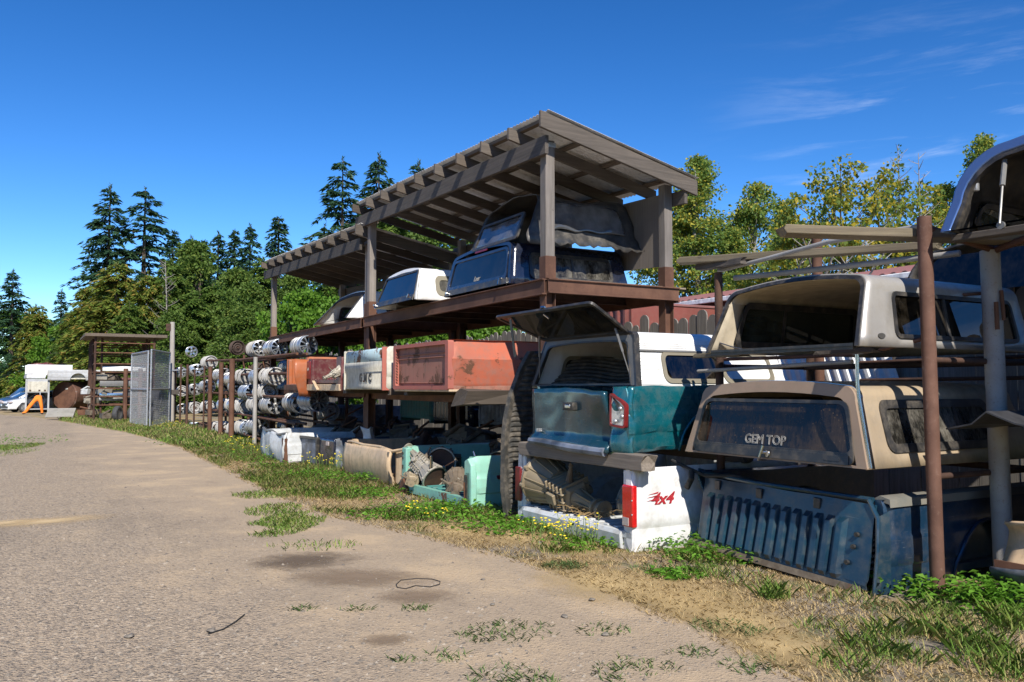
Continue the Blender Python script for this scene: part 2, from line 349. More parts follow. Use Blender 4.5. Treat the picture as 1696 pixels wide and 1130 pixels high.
M['lampclear'] = plain('clear lamp lens', (.42,.36,.34,1), .2, 0, .1, 40)
M['reflector'] = plain('lamp reflector', (.62,.62,.6,1), .25, .6, .2, 12)
M['decal'] = plain('red decal', (.34,.022,.03,1), .4, 0, .3, 30)
M['letter'] = plain('white lettering', (.42,.40,.36,1), .5, 0, .1)
M['letterdark'] = plain('dark lettering', (.05,.047,.042,1), .7, 0, .3)
M['cast'] = paint('dirty cast aluminium', (.40,.37,.31,1), (.30,.27,.21,1), .55, .35, dirt=.6, coat=0)
M['castwarm'] = paint('oily tan aluminium', (.33,.265,.17,1), (.25,.20,.125,1), .6, .2, dirt=.6, coat=0)
M['grease'] = paint('greasy iron', (.06,.045,.032,1), (.11,.085,.06,1), .6, .2, rust=.25, dirt=.6, coat=0)
M['dirtyiron'] = paint('muddy iron casing', (.15,.115,.08,1), (.10,.075,.05,1), .75, .1, rust=.3, dirt=.7, coat=0)
M['canvas'] = paint('black vinyl', (.030,.030,.030,1), (.042,.04,.038,1), .42, 0, dirt=.35, coat=.1)
M['vinylwin'] = plain('clear vinyl window', (.10,.10,.10,1), .10, 0, .4, 3, .6, Coat_Weight=.8)
M['straw'] = plain('dry straw', (.34,.23,.105,1), .9, 0, .35, 60)
M['barn'] = paint('red brown barn cladding', (.215,.062,.045,1), (.185,.055,.04,1), .55, 0, dirt=.1, coat=.05)
M['barnroof'] = paint('red brown roof metal', (.23,.095,.085,1), (.20,.085,.075,1), .55, 0, dirt=.15, coat=.05)
M['gutter'] = plain('white gutter', (.7,.7,.7,1), .5)
M['carwhite'] = paint('white car paint', (.78,.79,.80,1), None, .2, 0, dirt=.08, coat=1)
M['carblue'] = paint('blue car paint', (.05,.11,.22,1), None, .2, .3, dirt=.08, coat=1)
M['carpale'] = paint('pale silver car paint', (.46,.52,.58,1), None, .25, .3, dirt=.08, coat=1)
M['carglass'] = plain('car glass', (.012,.03,.045,1), .05, 0, .2, 3, 0, Coat_Weight=1.0)
M['tyre'] = plain('dusty tyre rubber', (.05,.05,.052,1), .85, 0, .3, 10, .3)
M['greybox'] = paint('pale grey body paint', (.42,.43,.44,1), (.36,.37,.37,1), .6, 0, rust=.1, dirt=.3, coat=.05)
M['coverall'] = plain('orange work trousers', (.72,.20,.02,1), .85, 0, .2, 6, .3)
M['navycloth'] = plain('dark work jacket', (.03,.04,.07,1), .9)
M['boot'] = plain('dark boots', (.03,.022,.016,1), .8)
M['pallet'] = wood('pale pallet wood', (.46,.44,.39,1), (.34,.32,.28,1), 0)
M['tin'] = plain('dark tin sheet', (.045,.045,.048,1), .5, .2, .4, 6)
M['stone'] = plain('grey brown stone', (.16,.14,.115,1), .9, 0, .4, 20)
M['bark'] = wood('bark', (.14,.105,.08,1), (.08,.06,.045,1), 2)
M['barkpale'] = wood('pale bark', (.36,.33,.29,1), (.25,.22,.19,1), 2)
M['stalk'] = plain('flower stalk', (.10,.16,.03,1), .8)
M['petal'] = plain('yellow petals', (.78,.60,.02,1), .7)
M['leafweed'] = foliage('weed leaves', (.10,.24,.025,1), (.17,.36,.04,1), (.22,.36,.06,1), .4)
M['grass'] = foliage('verge grass', (.20,.34,.055,1), (.31,.43,.09,1), (.54,.44,.21,1), .5, .57)
M['tuft'] = foliage('grass tuft blades', (.24,.40,.08,1), (.34,.50,.12,1), (.52,.48,.20,1), .5, .66)
M['grassgreen'] = foliage('short green grass', (.17,.31,.05,1), (.25,.38,.07,1), (.38,.38,.12,1), .45, .64)
M['trail'] = foliage('trailing weed leaves', (.13,.22,.07,1), (.20,.28,.10,1), (.27,.29,.12,1), .45)
M['drygrass'] = foliage('dry grass', (.50,.37,.17,1), (.58,.45,.24,1), (.40,.31,.15,1), .3)
M['fir'] = foliage('dark fir needles', (.028,.070,.036,1), (.052,.115,.052,1), (.085,.135,.045,1), .3)
M['cedar'] = foliage('cedar sprays', (.12,.18,.03,1), (.19,.235,.04,1), (.29,.20,.045,1), .35, .68)
M['mid'] = foliage('mid green leaves', (.08,.15,.03,1), (.15,.225,.04,1), (.21,.25,.05,1), .42)
M['bright'] = foliage('bright green leaves', (.085,.19,.018,1), (.14,.27,.028,1), (.18,.29,.03,1), .4)
M['poplar'] = foliage('poplar leaves', (.13,.22,.05,1), (.22,.31,.065,1), (.48,.42,.06,1), .48, .64)
M['maple'] = foliage('turning maple leaves', (.12,.20,.04,1), (.24,.28,.05,1), (.52,.40,.04,1), .46, .64)

# ------------------------------------------------------------------ ground and gravel road
def mat_ground():
    t = NT('dry grassy ground'); n = t.noise(.55, 6, .62); n2 = t.noise(14, 6, .7); f = t.noise(1, 5, .7, t.scale((90, 14, 1)), 2.0)
    dry = t.mix(t.ramp(f, .3, .7), (.42,.30,.145,1), (.27,.19,.095,1)); dirt = t.mix(n2, (.20,.16,.115,1), (.30,.255,.20,1))
    c = t.mix(t.ramp(n, .44, .60), dry, dirt); c = t.mix(t.ramp(t.noise(1.3, 6, .7), .5, .62, 0, .75), c, t.mix(n2, (.06,.085,.022,1), (.12,.14,.04,1)))
    return t.done(t.bsdf(c, .95, 0, t.bump(t.math('ADD', n2, f), .7, .02)))
def mat_road():
    t = NT('gravel road'); big = t.noise(.16, 6, .6); md = t.noise(.9, 7, .68)
    st = t.vor(20); st2 = t.vor(36); st3 = t.vor(80); fn = t.noise(120, 4, .8)
    def rocks(f, cols):
        x = t.n('ValToRGB'); r = x.color_ramp; t.set(x.inputs[0], f); r.elements[0].position = 0; r.elements[0].color = cols[0][1]; r.elements[1].position = 1; r.elements[1].color = cols[-1][1]
        for p, c in cols[1:-1]: e = r.elements.new(p); e.color = c
        return x.outputs[0]
    pal = [(0, (0.099,0.083,0.066,1)), (.22, (0.222,0.177,0.131,1)), (.5, (0.367,0.286,0.199,1)), (.8, (0.488,0.372,0.245,1)), (1, (0.583,0.493,0.377,1))]
    g = t.mix(.42, rocks(st2.outputs['Color'], pal), rocks(st3.outputs['Color'], pal))
    big_st = t.ramp(t.vor(20).outputs['Distance'], .30, .20); keep = t.ramp(t.noise(7, 2), .50, .56)
    g = t.mix(t.math('MULTIPLY', t.math('MULTIPLY', big_st, keep), .8), g, rocks(st.outputs['Color'], pal))
    rt = t.n('Mapping'); t.set(rt.inputs[0], t.co); rt.inputs['Rotation'].default_value = (0, 0, -math.atan2(V[1], V[0]))
    trk = t.noise(1, 6, .62, t.scale((1.1, .09, 1), rt.outputs[0]), .5)
    dust = t.mix(fn, (0.420,0.308,0.188,1), (0.547,0.418,0.268,1))
    g = t.mix(t.ramp(t.math('ADD', t.math('MULTIPLY', trk, .6), t.math('MULTIPLY', md, .4)), .52, .66, 0, .60), g, dust)
    g = t.mix(t.ramp(t.math('ADD', t.math('MULTIPLY', trk, .5), t.math('MULTIPLY', big, .5)), .50, .38, 0, .45), g, (0.175,0.140,0.103,1))
    # packed dirt toward the racks, loose gravel on the far side: real patches of two surfaces
    fine = t.mix(fn, (0.285,0.217,0.146,1), (0.431,0.332,0.223,1)); fine = t.mix(t.ramp(md, .47, .62, 0, .75), fine, (0.501,0.372,0.228,1)); fine = t.mix(t.ramp(md, .44, .32, 0, .6), fine, (0.228,0.172,0.120,1))
    fine = t.mix(t.math('MULTIPLY', t.ramp(st2.outputs['Distance'], .22, .14), t.ramp(t.noise(11, 2), .55, .62)), fine, rocks(st2.outputs['Color'], pal))
    vx = t.n('VectorMath', operation='DOT_PRODUCT'); t.set(vx.inputs[0], t.co); vx.inputs[1].default_value = (V[0], V[1], 0)
    pm = t.ramp(t.math('ADD', t.math('ADD', vx.outputs['Value'], t.math('MULTIPLY', big, 3.0)), t.math('MULTIPLY', md, 1.6)), 2.6, 4.6)
    c = t.mix(t.math('ADD', t.math('MULTIPLY', pm, .75), .04), g, fine)
    hh = t.math('ADD', t.math('MULTIPLY', t.math('MULTIPLY', big_st, keep), 1.2), t.math('ADD', t.ramp(st2.outputs['Distance'], 0, .55, 1, 0), t.math('MULTIPLY', t.ramp(st3.outputs['Distance'], 0, .55, 1, 0), .4)))
    hh = t.math('MULTIPLY', hh, t.math('SUBTRACT', 1.05, t.math('MULTIPLY', pm, .7)))
    return t.done(t.bsdf(c, .95, 0, t.bump(t.math('ADD', hh, t.math('MULTIPLY', fn, .3)), .8, .02)))
def mat_patch(name, a, b, r0=.32):
    t = NT(name); n = t.noise(2.6, 7, .7); n2 = t.noise(60, 4, .7)
    d = t.n('VectorMath', operation='LENGTH'); t.set(d.inputs[0], t.co)
    al = t.math('MULTIPLY', t.ramp(t.math('ADD', d.outputs['Value'], t.math('MULTIPLY', n, 1.3)), r0+1.35, r0+.30), .85)
    s = t.bsdf(t.mix(n2, a, b), .95, 0, t.bump(n2, .5, .01)); tr = t.n('BsdfTransparent'); m = t.n('MixShader')
    t.set(m.inputs[0], al); t.set(m.inputs[1], tr.outputs[0]); t.set(m.inputs[2], s); return t.done(m.outputs[0])
g = MB(); g.add([(-900,-300,0),(900,-300,0),(900,1500,0),(-900,1500,0)], [(0,1,2,3)]); tag(g.build('ground', mat_ground(), smooth=0), kind='structure')
EDGE = [(95,697),(200,715),(300,741),(370,775),(430,806),(520,848),(600,866),(700,888),(800,913),(900,940),(1000,975),(1100,1018),(1200,1058),(1330,1125),(1520,1240)]
edge = [on_z(a, b, .006) for a, b in EDGE]; poly = []
for i in range(len(edge)-1):
    n = max(2, int((edge[i+1]-edge[i]).length/.25))
    for k in range(n):
        p = edge[i].lerp(edge[i+1], k/n); w = mnoise.noise(p*1.3)*.16+mnoise.noise(p*5)*.06
        poly.append((p.x+V[0]*w, p.y+V[1]*w, .006))
poly += [tuple(edge[-1]), (6,-3,.006), (-9,-3,.006), (-40,10,.006), (-70,50,.006), (-62,63,.006), tuple(on_z(0,687,.006)), tuple(on_z(50,690,.006))]
g = MB(); g.add(poly, [tuple(range(len(poly)))]); tag(g.build('gravel_road', mat_road(), smooth=0), kind='structure')
def patch(name, px, py, rx, ry, rot, m, z=.010):
    p = on_z(px, py, 0); g = MB(); n = 28
    g.add([(1.9*math.cos(2*math.pi*k/n), 1.9*math.sin(2*math.pi*k/n), 0) for k in range(n)], [tuple(range(n))])
    o = g.build(name, m, smooth=0); o.location = (p.x, p.y, z); o.scale = (rx, ry, 1); o.rotation_euler.z = rot; return tag(o, kind='structure')
dark = mat_patch('oily dirt', (.085,.058,.036,1), (.16,.115,.075,1)); sand = mat_patch('yellow sand', (.56,.40,.20,1), (.64,.48,.27,1)); hay = mat_patch('matted dry grass', (.46,.32,.135,1), (.58,.43,.21,1)); brown = mat_patch('brown dirt', (.20,.135,.085,1), (.27,.20,.13,1))
patch('dirt', 500, 930, .62, .5, .3, dark); patch('dirt', 590, 958, .8, .42, -.2, brown, .012); patch('dirt', 690, 990, .4, .3, 0, brown, .014)
patch('sand', 70, 865, .42, .95, -.9, sand); patch('dirt', 640, 1062, .22, .16, 0, brown)
patch('sand', 5, 868, .3, .5, -.6, sand, .014)
for q in ((1010,968,1.0,.7),(1120,985,.95,.55),(960,905,.9,.6),(1230,1030,.7,.5),(860,890,.9,.5),(1130,1000,.8,.45),(1300,1075,.5,.45),(760,880,1.0,.5)): patch('dry_grass', q[0], q[1], q[2], q[3], 2.1+random.uniform(-.3,.3), hay, .012+random.random()*.004)

# ------------------------------------------------------------------ vegetation
def leaves(c, d, ln, wd, roll, droop=0.0):
    """kite quads: c base (n,3), d unit dir (n,3), length, width, roll"""
    n = len(c); up = np.tile(np.array([0.,0.,1.]), (n,1)); x = np.cross(d, up); nn = np.linalg.norm(x, axis=1, keepdims=True); x = np.where(nn < 1e-3, np.array([1.,0,0]), x/np.maximum(nn, 1e-3))
    y = np.cross(x, d); s = x*np.cos(roll)[:,None]+y*np.sin(roll)[:,None]
    tip = c+d*ln[:,None]; tip[:,2] -= droop*ln; mid = c+d*(ln*.45)[:,None]
    return np.stack([c, mid+s*(wd/2)[:,None], tip, mid-s*(wd/2)[:,None]], 1).reshape(-1,3)
def unit(a): return a/np.maximum(np.linalg.norm(a, axis=1, keepdims=True), 1e-6)
def conifer(H, Rm, zb, n_per=6, step=.45, leafl=.55, leafw=.17, irr=.35, power=.85, dens=1.0, seed=0, droop=.3):
    r = np.random.default_rng(seed); B = []; LV = []
    z = zb
    while z < H-.25:
        t = (z-zb)/(H-zb)
        for k in range(n_per):
            if r.random() < .12*irr*2: continue
            ln = Rm*(1-t)**power*(1-irr*.5+r.random()*irr)+.18
            if t < .12: ln *= .6+t*3.3
            a = r.random()*6.283; B.append((z+r.normal()*.14, a, ln))
        z += step*(.55+.6*(1-t))
    for z, a, ln in B:
        m = max(3, int(ln/.20*dens)); s = np.sort(r.random(m))**.8
        el = .28-.1*(1-(z-zb)/(H-zb))
        px = np.cos(a)*ln*s; py = np.sin(a)*ln*s; pz = z+ln*(el*s-droop*1.5*s*s)
        k = 4; n = m*k
        c = np.repeat(np.stack([px,py,pz],1), k, 0)+r.normal(size=(n,3))*np.array([.05,.05,.05])
        ang = a+r.normal(size=n)*.75; dz = -.15-.35*r.random(n)+.15*r.normal(size=n)
        d = unit(np.stack([np.cos(ang),np.sin(ang),dz],1)); L = leafl*(.5+.7*r.random(n))*(.55+.45*min(1, ln/1.2)); LV.append(leaves(c, d, L, leafw*(.7+.6*r.random(n))*np.ones(n), r.normal(size=n)*.6, .12))
    n = 40; c = np.stack([r.normal(size=n)*.03, r.normal(size=n)*.03, H-.9*r.random(n)],1); a = r.random(n)*6.28
    LV.append(leaves(c, unit(np.stack([np.cos(a)*.5,np.sin(a)*.5,np.full(n,.7)],1)), .28*np.ones(n), .07*np.ones(n), r.normal(size=n)))
    return np.concatenate(LV), B
def trunk_mb(H, r0, bend=0.0, seed=0, n=8, r1=.02):
    mb = MB(); rr = random.Random(seed); pts = [(0,0,-.2)]; x = y = 0
    for i in range(1, 9): x += rr.gauss(0, bend); y += rr.gauss(0, bend); pts.append((x, y, H*i/8))
    mb.tube(pts, [r0*(1-i/8)+r1 for i in range(9)], n); return mb, pts
def broadleaf(H, Rx, zb, n_clump=60, per=150, leaf=.2, clump=.75, seed=0, shape='egg', gaps=.3):
    r = np.random.default_rng(seed); LV = []; cl = []
    while len(cl) < n_clump:
        t = r.random(); a = r.random()*6.283
        prof = {'egg': math.sin(math.pi*min(1, .12+t*.88))**.7, 'cone': (1-t)**.7*min(1, .45+t*3), 'vase': min(1, .35+t*1.1)*(1-max(0, t-.55)*1.35), 'dome': math.sqrt(max(0, 1-t*t))}[shape]
        q = math.sqrt(r.random())*.35+.65 if r.random() > .25 else r.random()
        rad = Rx*prof*q*(1-gaps*.5+gaps*r.random())
        cl.append((rad*math.cos(a), rad*math.sin(a), zb+t*(H-zb)))
    for c0 in cl:
        n = int(per*(.5+r.random())); cs = clump*(.55+.7*r.random())
        p = r.normal(size=(n,3)); p = unit(p)*(r.random((n,1))**.5)*cs*np.array([1,1,.7])
        d = unit(unit(p)*.6+r.normal(size=(n,3))*.6+np.array([0,0,-.1])); L = leaf*(.6+.8*r.random(n))
        LV.append(leaves(np.array(c0)+p, d, L, L*.72, r.random(n)*6.28, .1))
    return np.concatenate(LV), cl
def limb_mb(mb, pts, cl, r0, seed, frac=.5):
    rr = random.Random(seed)
    for c in cl:
        if rr.random() > frac: continue
        zt = max(.15, min(.85, (c[2]-abs(math.hypot(c[0], c[1]))*.8)/pts[-1][2])); i = int(zt*8); p = Vector(pts[i]); q = Vector(c); m = p.lerp(q, .5)+Vector((0,0,.25*rr.random()))
        mb.tube([p, m, q], [r0*.32*(1-zt*.6), r0*.2*(1-zt*.6), .012], 5)
PROTO = {}
def proto(key, kind):
    """one prototype tree of each look: trunk mesh + crown mesh, copied to every place it stands"""
    if key in PROTO: return PROTO[key]
    sd = sum(map(ord, key))
    if kind[0] == 'con':
        _, H, Rm, zb, kw, mat, br = kind; lv, B = conifer(H, Rm, zb, seed=sd, **kw); mb, pts = trunk_mb(H, H*.016+.06, 0, sd)
        rr = random.Random(sd)
        for z, a, ln in B:
            if rr.random() < br: mb.tube([(0,0,z),(math.cos(a)*ln*.9, math.sin(a)*ln*.9, z-ln*.12)], [.035,.01], 4)
        bark = 'bark'
    else:
        _, H, Rx, zb, kw, mat, bark = kind; lv, cl = broadleaf(H, Rx, zb, seed=sd, **kw); mb, pts = trunk_mb(H*.95, H*.013+.04, .12, sd); limb_mb(mb, pts, cl, H*.013+.05, sd)
    t = mb.build('trunk', M[bark], None, recalc=False); c = npmesh('crown', lv, 4, M[mat])
    PROTO[key] = (t, c, kind[1], False); return PROTO[key]
USED = set()
def plant(key, kind, px, top, Y, label, cat, group=None, name='tree', wide=1.0, rz=None):
    t, c, H0, _ = proto(key, kind); p = on_y(px, top, Y); s = p.z/H0
    r = thing(name, label, cat, (p.x, Y, 0), random.random()*6.28 if rz is None else rz, group); r.scale = (s*wide, s*wide, s)
    for q in (t, c):
        o = q if key not in USED else q.copy()
        if key in USED: C.objects.link(o)
        o.parent = r
    USED.add(key); return r
FIR = lambda irr=.5, Rm=3.9: ('con', 18, Rm, 2.5, dict(n_per=7, step=.5, leafl=.55, leafw=.15, irr=irr, dens=1.15), 'fir', .25)
FIR2 = ('con', 18, 4.0, 3.0, dict(n_per=5, step=.62, leafl=.6, leafw=.15, irr=.75, dens=1.3, power=.7), 'fir', .4)
SPIRE = ('con', 15, 2.7, 1.5, dict(n_per=7, step=.42, leafl=.5, leafw=.14, irr=.4, dens=1.1), 'fir', .15)
CEDAR = ('con', 12, 3.9, .6, dict(n_per=8, step=.34, leafl=.5, leafw=.14, irr=.6, dens=1.3, droop=.42, power=.6), 'cedar', .2)
MID = ('br', 11, 3.4, 1.0, dict(n_clump=110, per=190, leaf=.20, clump=.85, shape='cone', gaps=.5), 'mid', 'bark')
MID2 = ('con', 12, 3.6, .5, dict(n_per=8, step=.36, leafl=.5, leafw=.15, irr=.6, dens=1.2, droop=.35, power=.6), 'mid', .1)
BRIGHT = ('br', 5, 2.3, .2, dict(n_clump=90, per=200, leaf=.15, clump=.55, shape='dome', gaps=.5), 'bright', 'bark')
POPLAR = ('br', 12, 2.4, 1.5, dict(n_clump=190, per=150, leaf=.125, clump=.55, shape='cone', gaps=.5), 'poplar', 'barkpale')
POPLAR2 = ('br', 10, 1.9, 1.2, dict(n_clump=140, per=150, leaf=.125, clump=.5, shape='egg', gaps=.5), 'poplar', 'barkpale')
MAPLE = ('br', 9, 3.4, 2.2, dict(n_clump=110, per=80, leaf=.15, clump=.50, shape='vase', gaps=.6), 'maple', 'bark')
gL, gM, gR = 'conifers behind the yard', 'trees behind the wheel rack', 'deciduous trees behind the right racks'
T = [ # key, kind, px, top py, depth, label, category, group, name, wide
 ('firA', FIR(.6), 183, 306, 70, 'tall dark fir, leftmost of the two tallest on the far left', 'fir tree', gL, 'fir_tree', 1.05),
 ('firB', FIR2, 241, 311, 72, 'tall ragged dark fir with drooping limbs, right one of the two tallest', 'fir tree', gL, 'fir_tree', 1.15),
 ('spA', SPIRE, 102, 480, 78, 'small lone dark spire fir in the gap left of the big firs', 'fir tree', gL, 'fir_tree', 1.0),
 ('firA', FIR(.6), 22, 446, 80, 'grey green fir at the far left edge above the parked cars', 'fir tree', gL, 'fir_tree', 1.2),
 ('spB', SPIRE, 287, 383, 80, 'dark fir tip just right of the two tallest firs', 'fir tree', gL, 'fir_tree', 1.1),
 ('spA', SPIRE, 318, 392, 82, 'dark fir tip, second after the two tallest firs', 'fir tree', gL, 'fir_tree', 1.0),
 ('spB', SPIRE, 338, 399, 80, 'short dark fir tip between two pointed ones in the row of spires', 'fir tree', gL, 'fir_tree', 1.0),
 ('spA', SPIRE, 362, 385, 78, 'dense dark fir spire in the middle of the row of spires', 'fir tree', gL, 'fir_tree', 1.1),
 ('spB', SPIRE, 389, 383, 79, 'dark fir spire left of the tall slim one in the row', 'fir tree', gL, 'fir_tree', 1.05),
 ('spA', SPIRE, 415, 372, 76, 'tall slim dark fir spire with a dense crown in the row', 'fir tree', gL, 'fir_tree', 1.0),
 ('spB', SPIRE, 462, 361, 74, 'tallest pointed fir right beside the low shed roof', 'fir tree', gL, 'fir_tree', 1.25),
 ('firB', FIR2, 568, 261, 56, 'tall dark fir with open limbs rising behind the low shed roof', 'fir tree', gL, 'fir_tree', .95),
 ('firA', FIR(.6), 628, 255, 60, 'tall dark fir rising where the high shed roof starts', 'fir tree', gL, 'fir_tree', 1.0),
 ('firA', FIR(.6), 694, 266, 62, 'dark fir tip poking over the high shed roof', 'fir tree', gL, 'fir_tree', 1.0),
 ('spA', SPIRE, 538, 372, 62, 'small dark fir just left of the tall one behind the low shed roof', 'fir tree', gL, 'fir_tree', 1.0),
 ('cedA', CEDAR, 193, 436, 58, 'broad yellow green cedar with browning sprays below the two tallest firs', 'cedar tree', gL, 'cedar_tree', 1.15),
 ('cedB', CEDAR, 150, 470, 62, 'yellow green cedar on the left flank of the broad browning one', 'cedar tree', gL, 'cedar_tree', 1.0),
 ('cedB', CEDAR, 245, 450, 56, 'green cedar right of the broad browning one, behind the wooden pole', 'cedar tree', gL, 'cedar_tree', .95),
 ('midA', MID, 322, 408, 60, 'rounded olive green tree behind the thin bare trunk', 'tree', gM, 'broadleaf_tree', 1.0),
 ('midB', MID2, 285, 430, 57, 'feathery green tree above the wooden pole', 'tree', gM, 'evergreen_tree', 1.0),
 ('midB', MID2, 352, 470, 55, 'feathery mid green evergreen in the gap below the spires', 'tree', gM, 'evergreen_tree', 1.1),
 ('midA', MID, 392, 452, 54, 'mid green tree above the wheel stacks on the top rail', 'tree', gM, 'broadleaf_tree', 1.0),
 ('midB', MID2, 437, 428, 56, 'feathery evergreen just left of the first wooden shed post', 'tree', gM, 'evergreen_tree', 1.0),
 ('midA', MID, 492, 455, 52, 'mid green tree framed under the low shed roof', 'tree', gM, 'broadleaf_tree', 1.0),
 ('midB', MID2, 540, 470, 54, 'feathery evergreen framed in the middle under the low shed roof', 'tree', gM, 'evergreen_tree', 1.2),
 ('midA', MID, 585, 420, 58, 'green tree framed between the low roof and the white canopies', 'tree', gM, 'broadleaf_tree', 1.0),
 ('midB', MID2, 655, 330, 58, 'tall green tree under the left end of the high shed roof', 'tree', gM, 'evergreen_tree', 1.0),
 ('midA', MID, 720, 360, 56, 'green tree showing between the two shed roofs', 'tree', gM, 'broadleaf_tree', 1.0),
 ('midB', MID2, 775, 380, 52, 'green tree behind the black soft top', 'tree', gM, 'evergreen_tree', 1.0),
 ('briA', BRIGHT, 20, 520, 86, 'bright green alder thicket at the far left edge', 'tree', gM, 'alder_tree', 1.0),
 ('briA', BRIGHT, 65, 530, 84, 'bright green alder behind the white pickup bed on the left', 'tree', gM, 'alder_tree', 1.0),
 ('briB', BRIGHT, 105, 545, 72, 'bright green alder left of the tall scrap rack', 'tree', gM, 'alder_tree', 1.0),
 ('briB', BRIGHT, 505, 492, 38, 'bright yellow green bush left of the white canopy under the low roof', 'bush', gM, 'alder_tree', .9),
 ('briA', BRIGHT, 560, 500, 38, 'bright yellow green bush behind the white canopy under the low roof', 'bush', gM, 'alder_tree', .9),
 ('briB', BRIGHT, 660, 520, 30, 'bright bush seen under the shelf above the two toned tailgate', 'bush', gM, 'alder_tree', 1.0),
 ('briA', BRIGHT, 745, 515, 30, 'bright bush seen under the shelf above the orange red bed', 'bush', gM, 'alder_tree', 1.0),
 ('briB', BRIGHT, 830, 505, 32, 'bright bush seen under the shelf beside the red barn', 'bush', gM, 'alder_tree', 1.0),
 ('midC', MID, 285, 520, 50, 'green bush behind the chain link gate', 'bush', gM, 'alder_tree', 1.2),
 ('midC', MID, 400, 515, 46, 'green bush behind the wheel stacks on the top rail', 'bush', gM, 'alder_tree', 1.4),
 ('cedA', CEDAR, 60, 505, 74, 'yellow green cedar between the far left fir and the lone spire', 'cedar tree', gL, 'cedar_tree', 1.0),
 ('midB', MID2, 215, 500, 54, 'green evergreen below the broad browning cedar, behind the gate', 'tree', gM, 'evergreen_tree', 1.0),
 ('midB', MID2, 120, 520, 66, 'green evergreen at the left of the tall scrap rack', 'tree', gM, 'evergreen_tree', 1.1),
 ('midB', MID2, 318, 480, 52, 'feathery evergreen behind the gate end of the wheel rack', 'tree', gM, 'evergreen_tree', 1.1),
 ('midA', MID, 415, 475, 48, 'low green tree behind the top wheel stacks', 'tree', gM, 'broadleaf_tree', 1.0),
 ('popA', POPLAR, 1156, 268, 45, 'tall poplar with a yellow patch beside the high shed roof', 'poplar tree', gR, 'poplar_tree', 1.15),
 ('popB', POPLAR2, 1120, 330, 46, 'yellowing poplar half hidden by the plywood panel of the shed', 'poplar tree', gR, 'poplar_tree', 1.0),
 ('popB', POPLAR2, 1256, 309, 46, 'slim green poplar standing alone in the middle of the gap', 'poplar tree', gR, 'poplar_tree', 1.0),
 ('popA', POPLAR, 1302, 348, 52, 'smaller distant poplar right of the slim one', 'poplar tree', gR, 'poplar_tree', .9),
 ('popA', POPLAR, 1215, 385, 44, 'low poplar filling the gap between two taller ones', 'poplar tree', gR, 'poplar_tree', 1.2),
 ('mapA', MAPLE, 1400, 284, 38, 'spreading maple turning yellow behind the rough lumber', 'maple tree', gR, 'maple_tree', .95),
 ('mapB', MAPLE, 1460, 310, 41, 'yellow maple between the big maple and the bare trees', 'maple tree', gR, 'maple_tree', .9),
 ('popB', POPLAR2, 1565, 312, 42, 'green tree just left of the blue canopy', 'tree', gR, 'poplar_tree', 1.0),
 ('popA', POPLAR, 1628, 234, 40, 'tree with a thin top rising behind the blue canopy', 'tree', gR, 'poplar_tree', .9),
 ('mapB', MAPLE, 1345, 372, 40, 'low maple behind the upright red pipe', 'maple tree', gR, 'maple_tree', 1.0),
 ('popB', POPLAR2, 1500, 385, 38, 'green tree at the foot of the bare trees', 'tree', gR, 'poplar_tree', 1.2),
 ('popA', POPLAR, 1690, 300, 44, 'green tree seen through the window of the blue canopy', 'tree', gR, 'poplar_tree', 1.2)]
for k, kd, px, top, Y, lb, ct, gr, nm, wd in T: plant(k, kd, px, top, Y, lb, ct, gr, nm, wd)
def bare(px, top, Y, label, seed, leafy=0.0, lean=0.0, h0=.25, wood_='barkpale'):
    p = on_y(px, top, Y); rr = random.Random(seed); r = thing('bare_tree', label, 'bare tree', (p.x, Y, 0), 0, 'bare trees')
    mb = MB(); H = p.z; mb.tube([(-lean*H, 0, -.2), (-lean*H*.5, 0, H*.5), (0, 0, H)], [.10, .06, .012], 6); n = 34
    tw = MB()
    for i in range(n):
        z = H*(h0+(1-h0)*i/n); a = rr.random()*6.28; ln = (H-z)*.22+.35; b = Vector((-lean*(H-z), 0, z))
        q = b+Vector((math.cos(a)*ln, math.sin(a)*ln, ln*(.5+.4*rr.random()))); m = b.lerp(q, .55)+Vector((0,0,-.06*ln))
        tw.tube([b, m, q], [.022, .014, .005], 4)
        for _ in range(3):
            e = b.lerp(q, .4+.5*rr.random()); tw.tube([e, e+Vector((rr.uniform(-.4,.4), rr.uniform(-.4,.4), .15+.25*rr.random()))*ln*.5], [.009, .004], 3)
    mb.build('trunk', M[wood_], r, recalc=False); tw.build('branches', M[wood_], r, recalc=False)
    if leafy:
        n = 260; z = H*(h0+(1-h0)*rng.random(n)); a = rng.random(n)*6.28; rd = rng.random(n)*((H-z)*.12+.25)
        npmesh('leaves', leaves(np.stack([rd*np.cos(a)-lean*(H-z), rd*np.sin(a), z],1), unit(rng.normal(size=(n,3))), .14*np.ones(n), .09*np.ones(n), rng.random(n)*6), 4, M['mid'], r)
bare(1487, 241, 40, 'thin dead tree with a few leaves left, left one of the two behind the lumber', 3, 1, .0, .3)
bare(1521, 254, 39, 'thin bare dead tree, right one of the two behind the lumber', 5, 0, .0, .3)
bare(274, 432, 53, 'thin pale bare trunk leaning left above the wooden pole', 8, 0, -.05, .35)
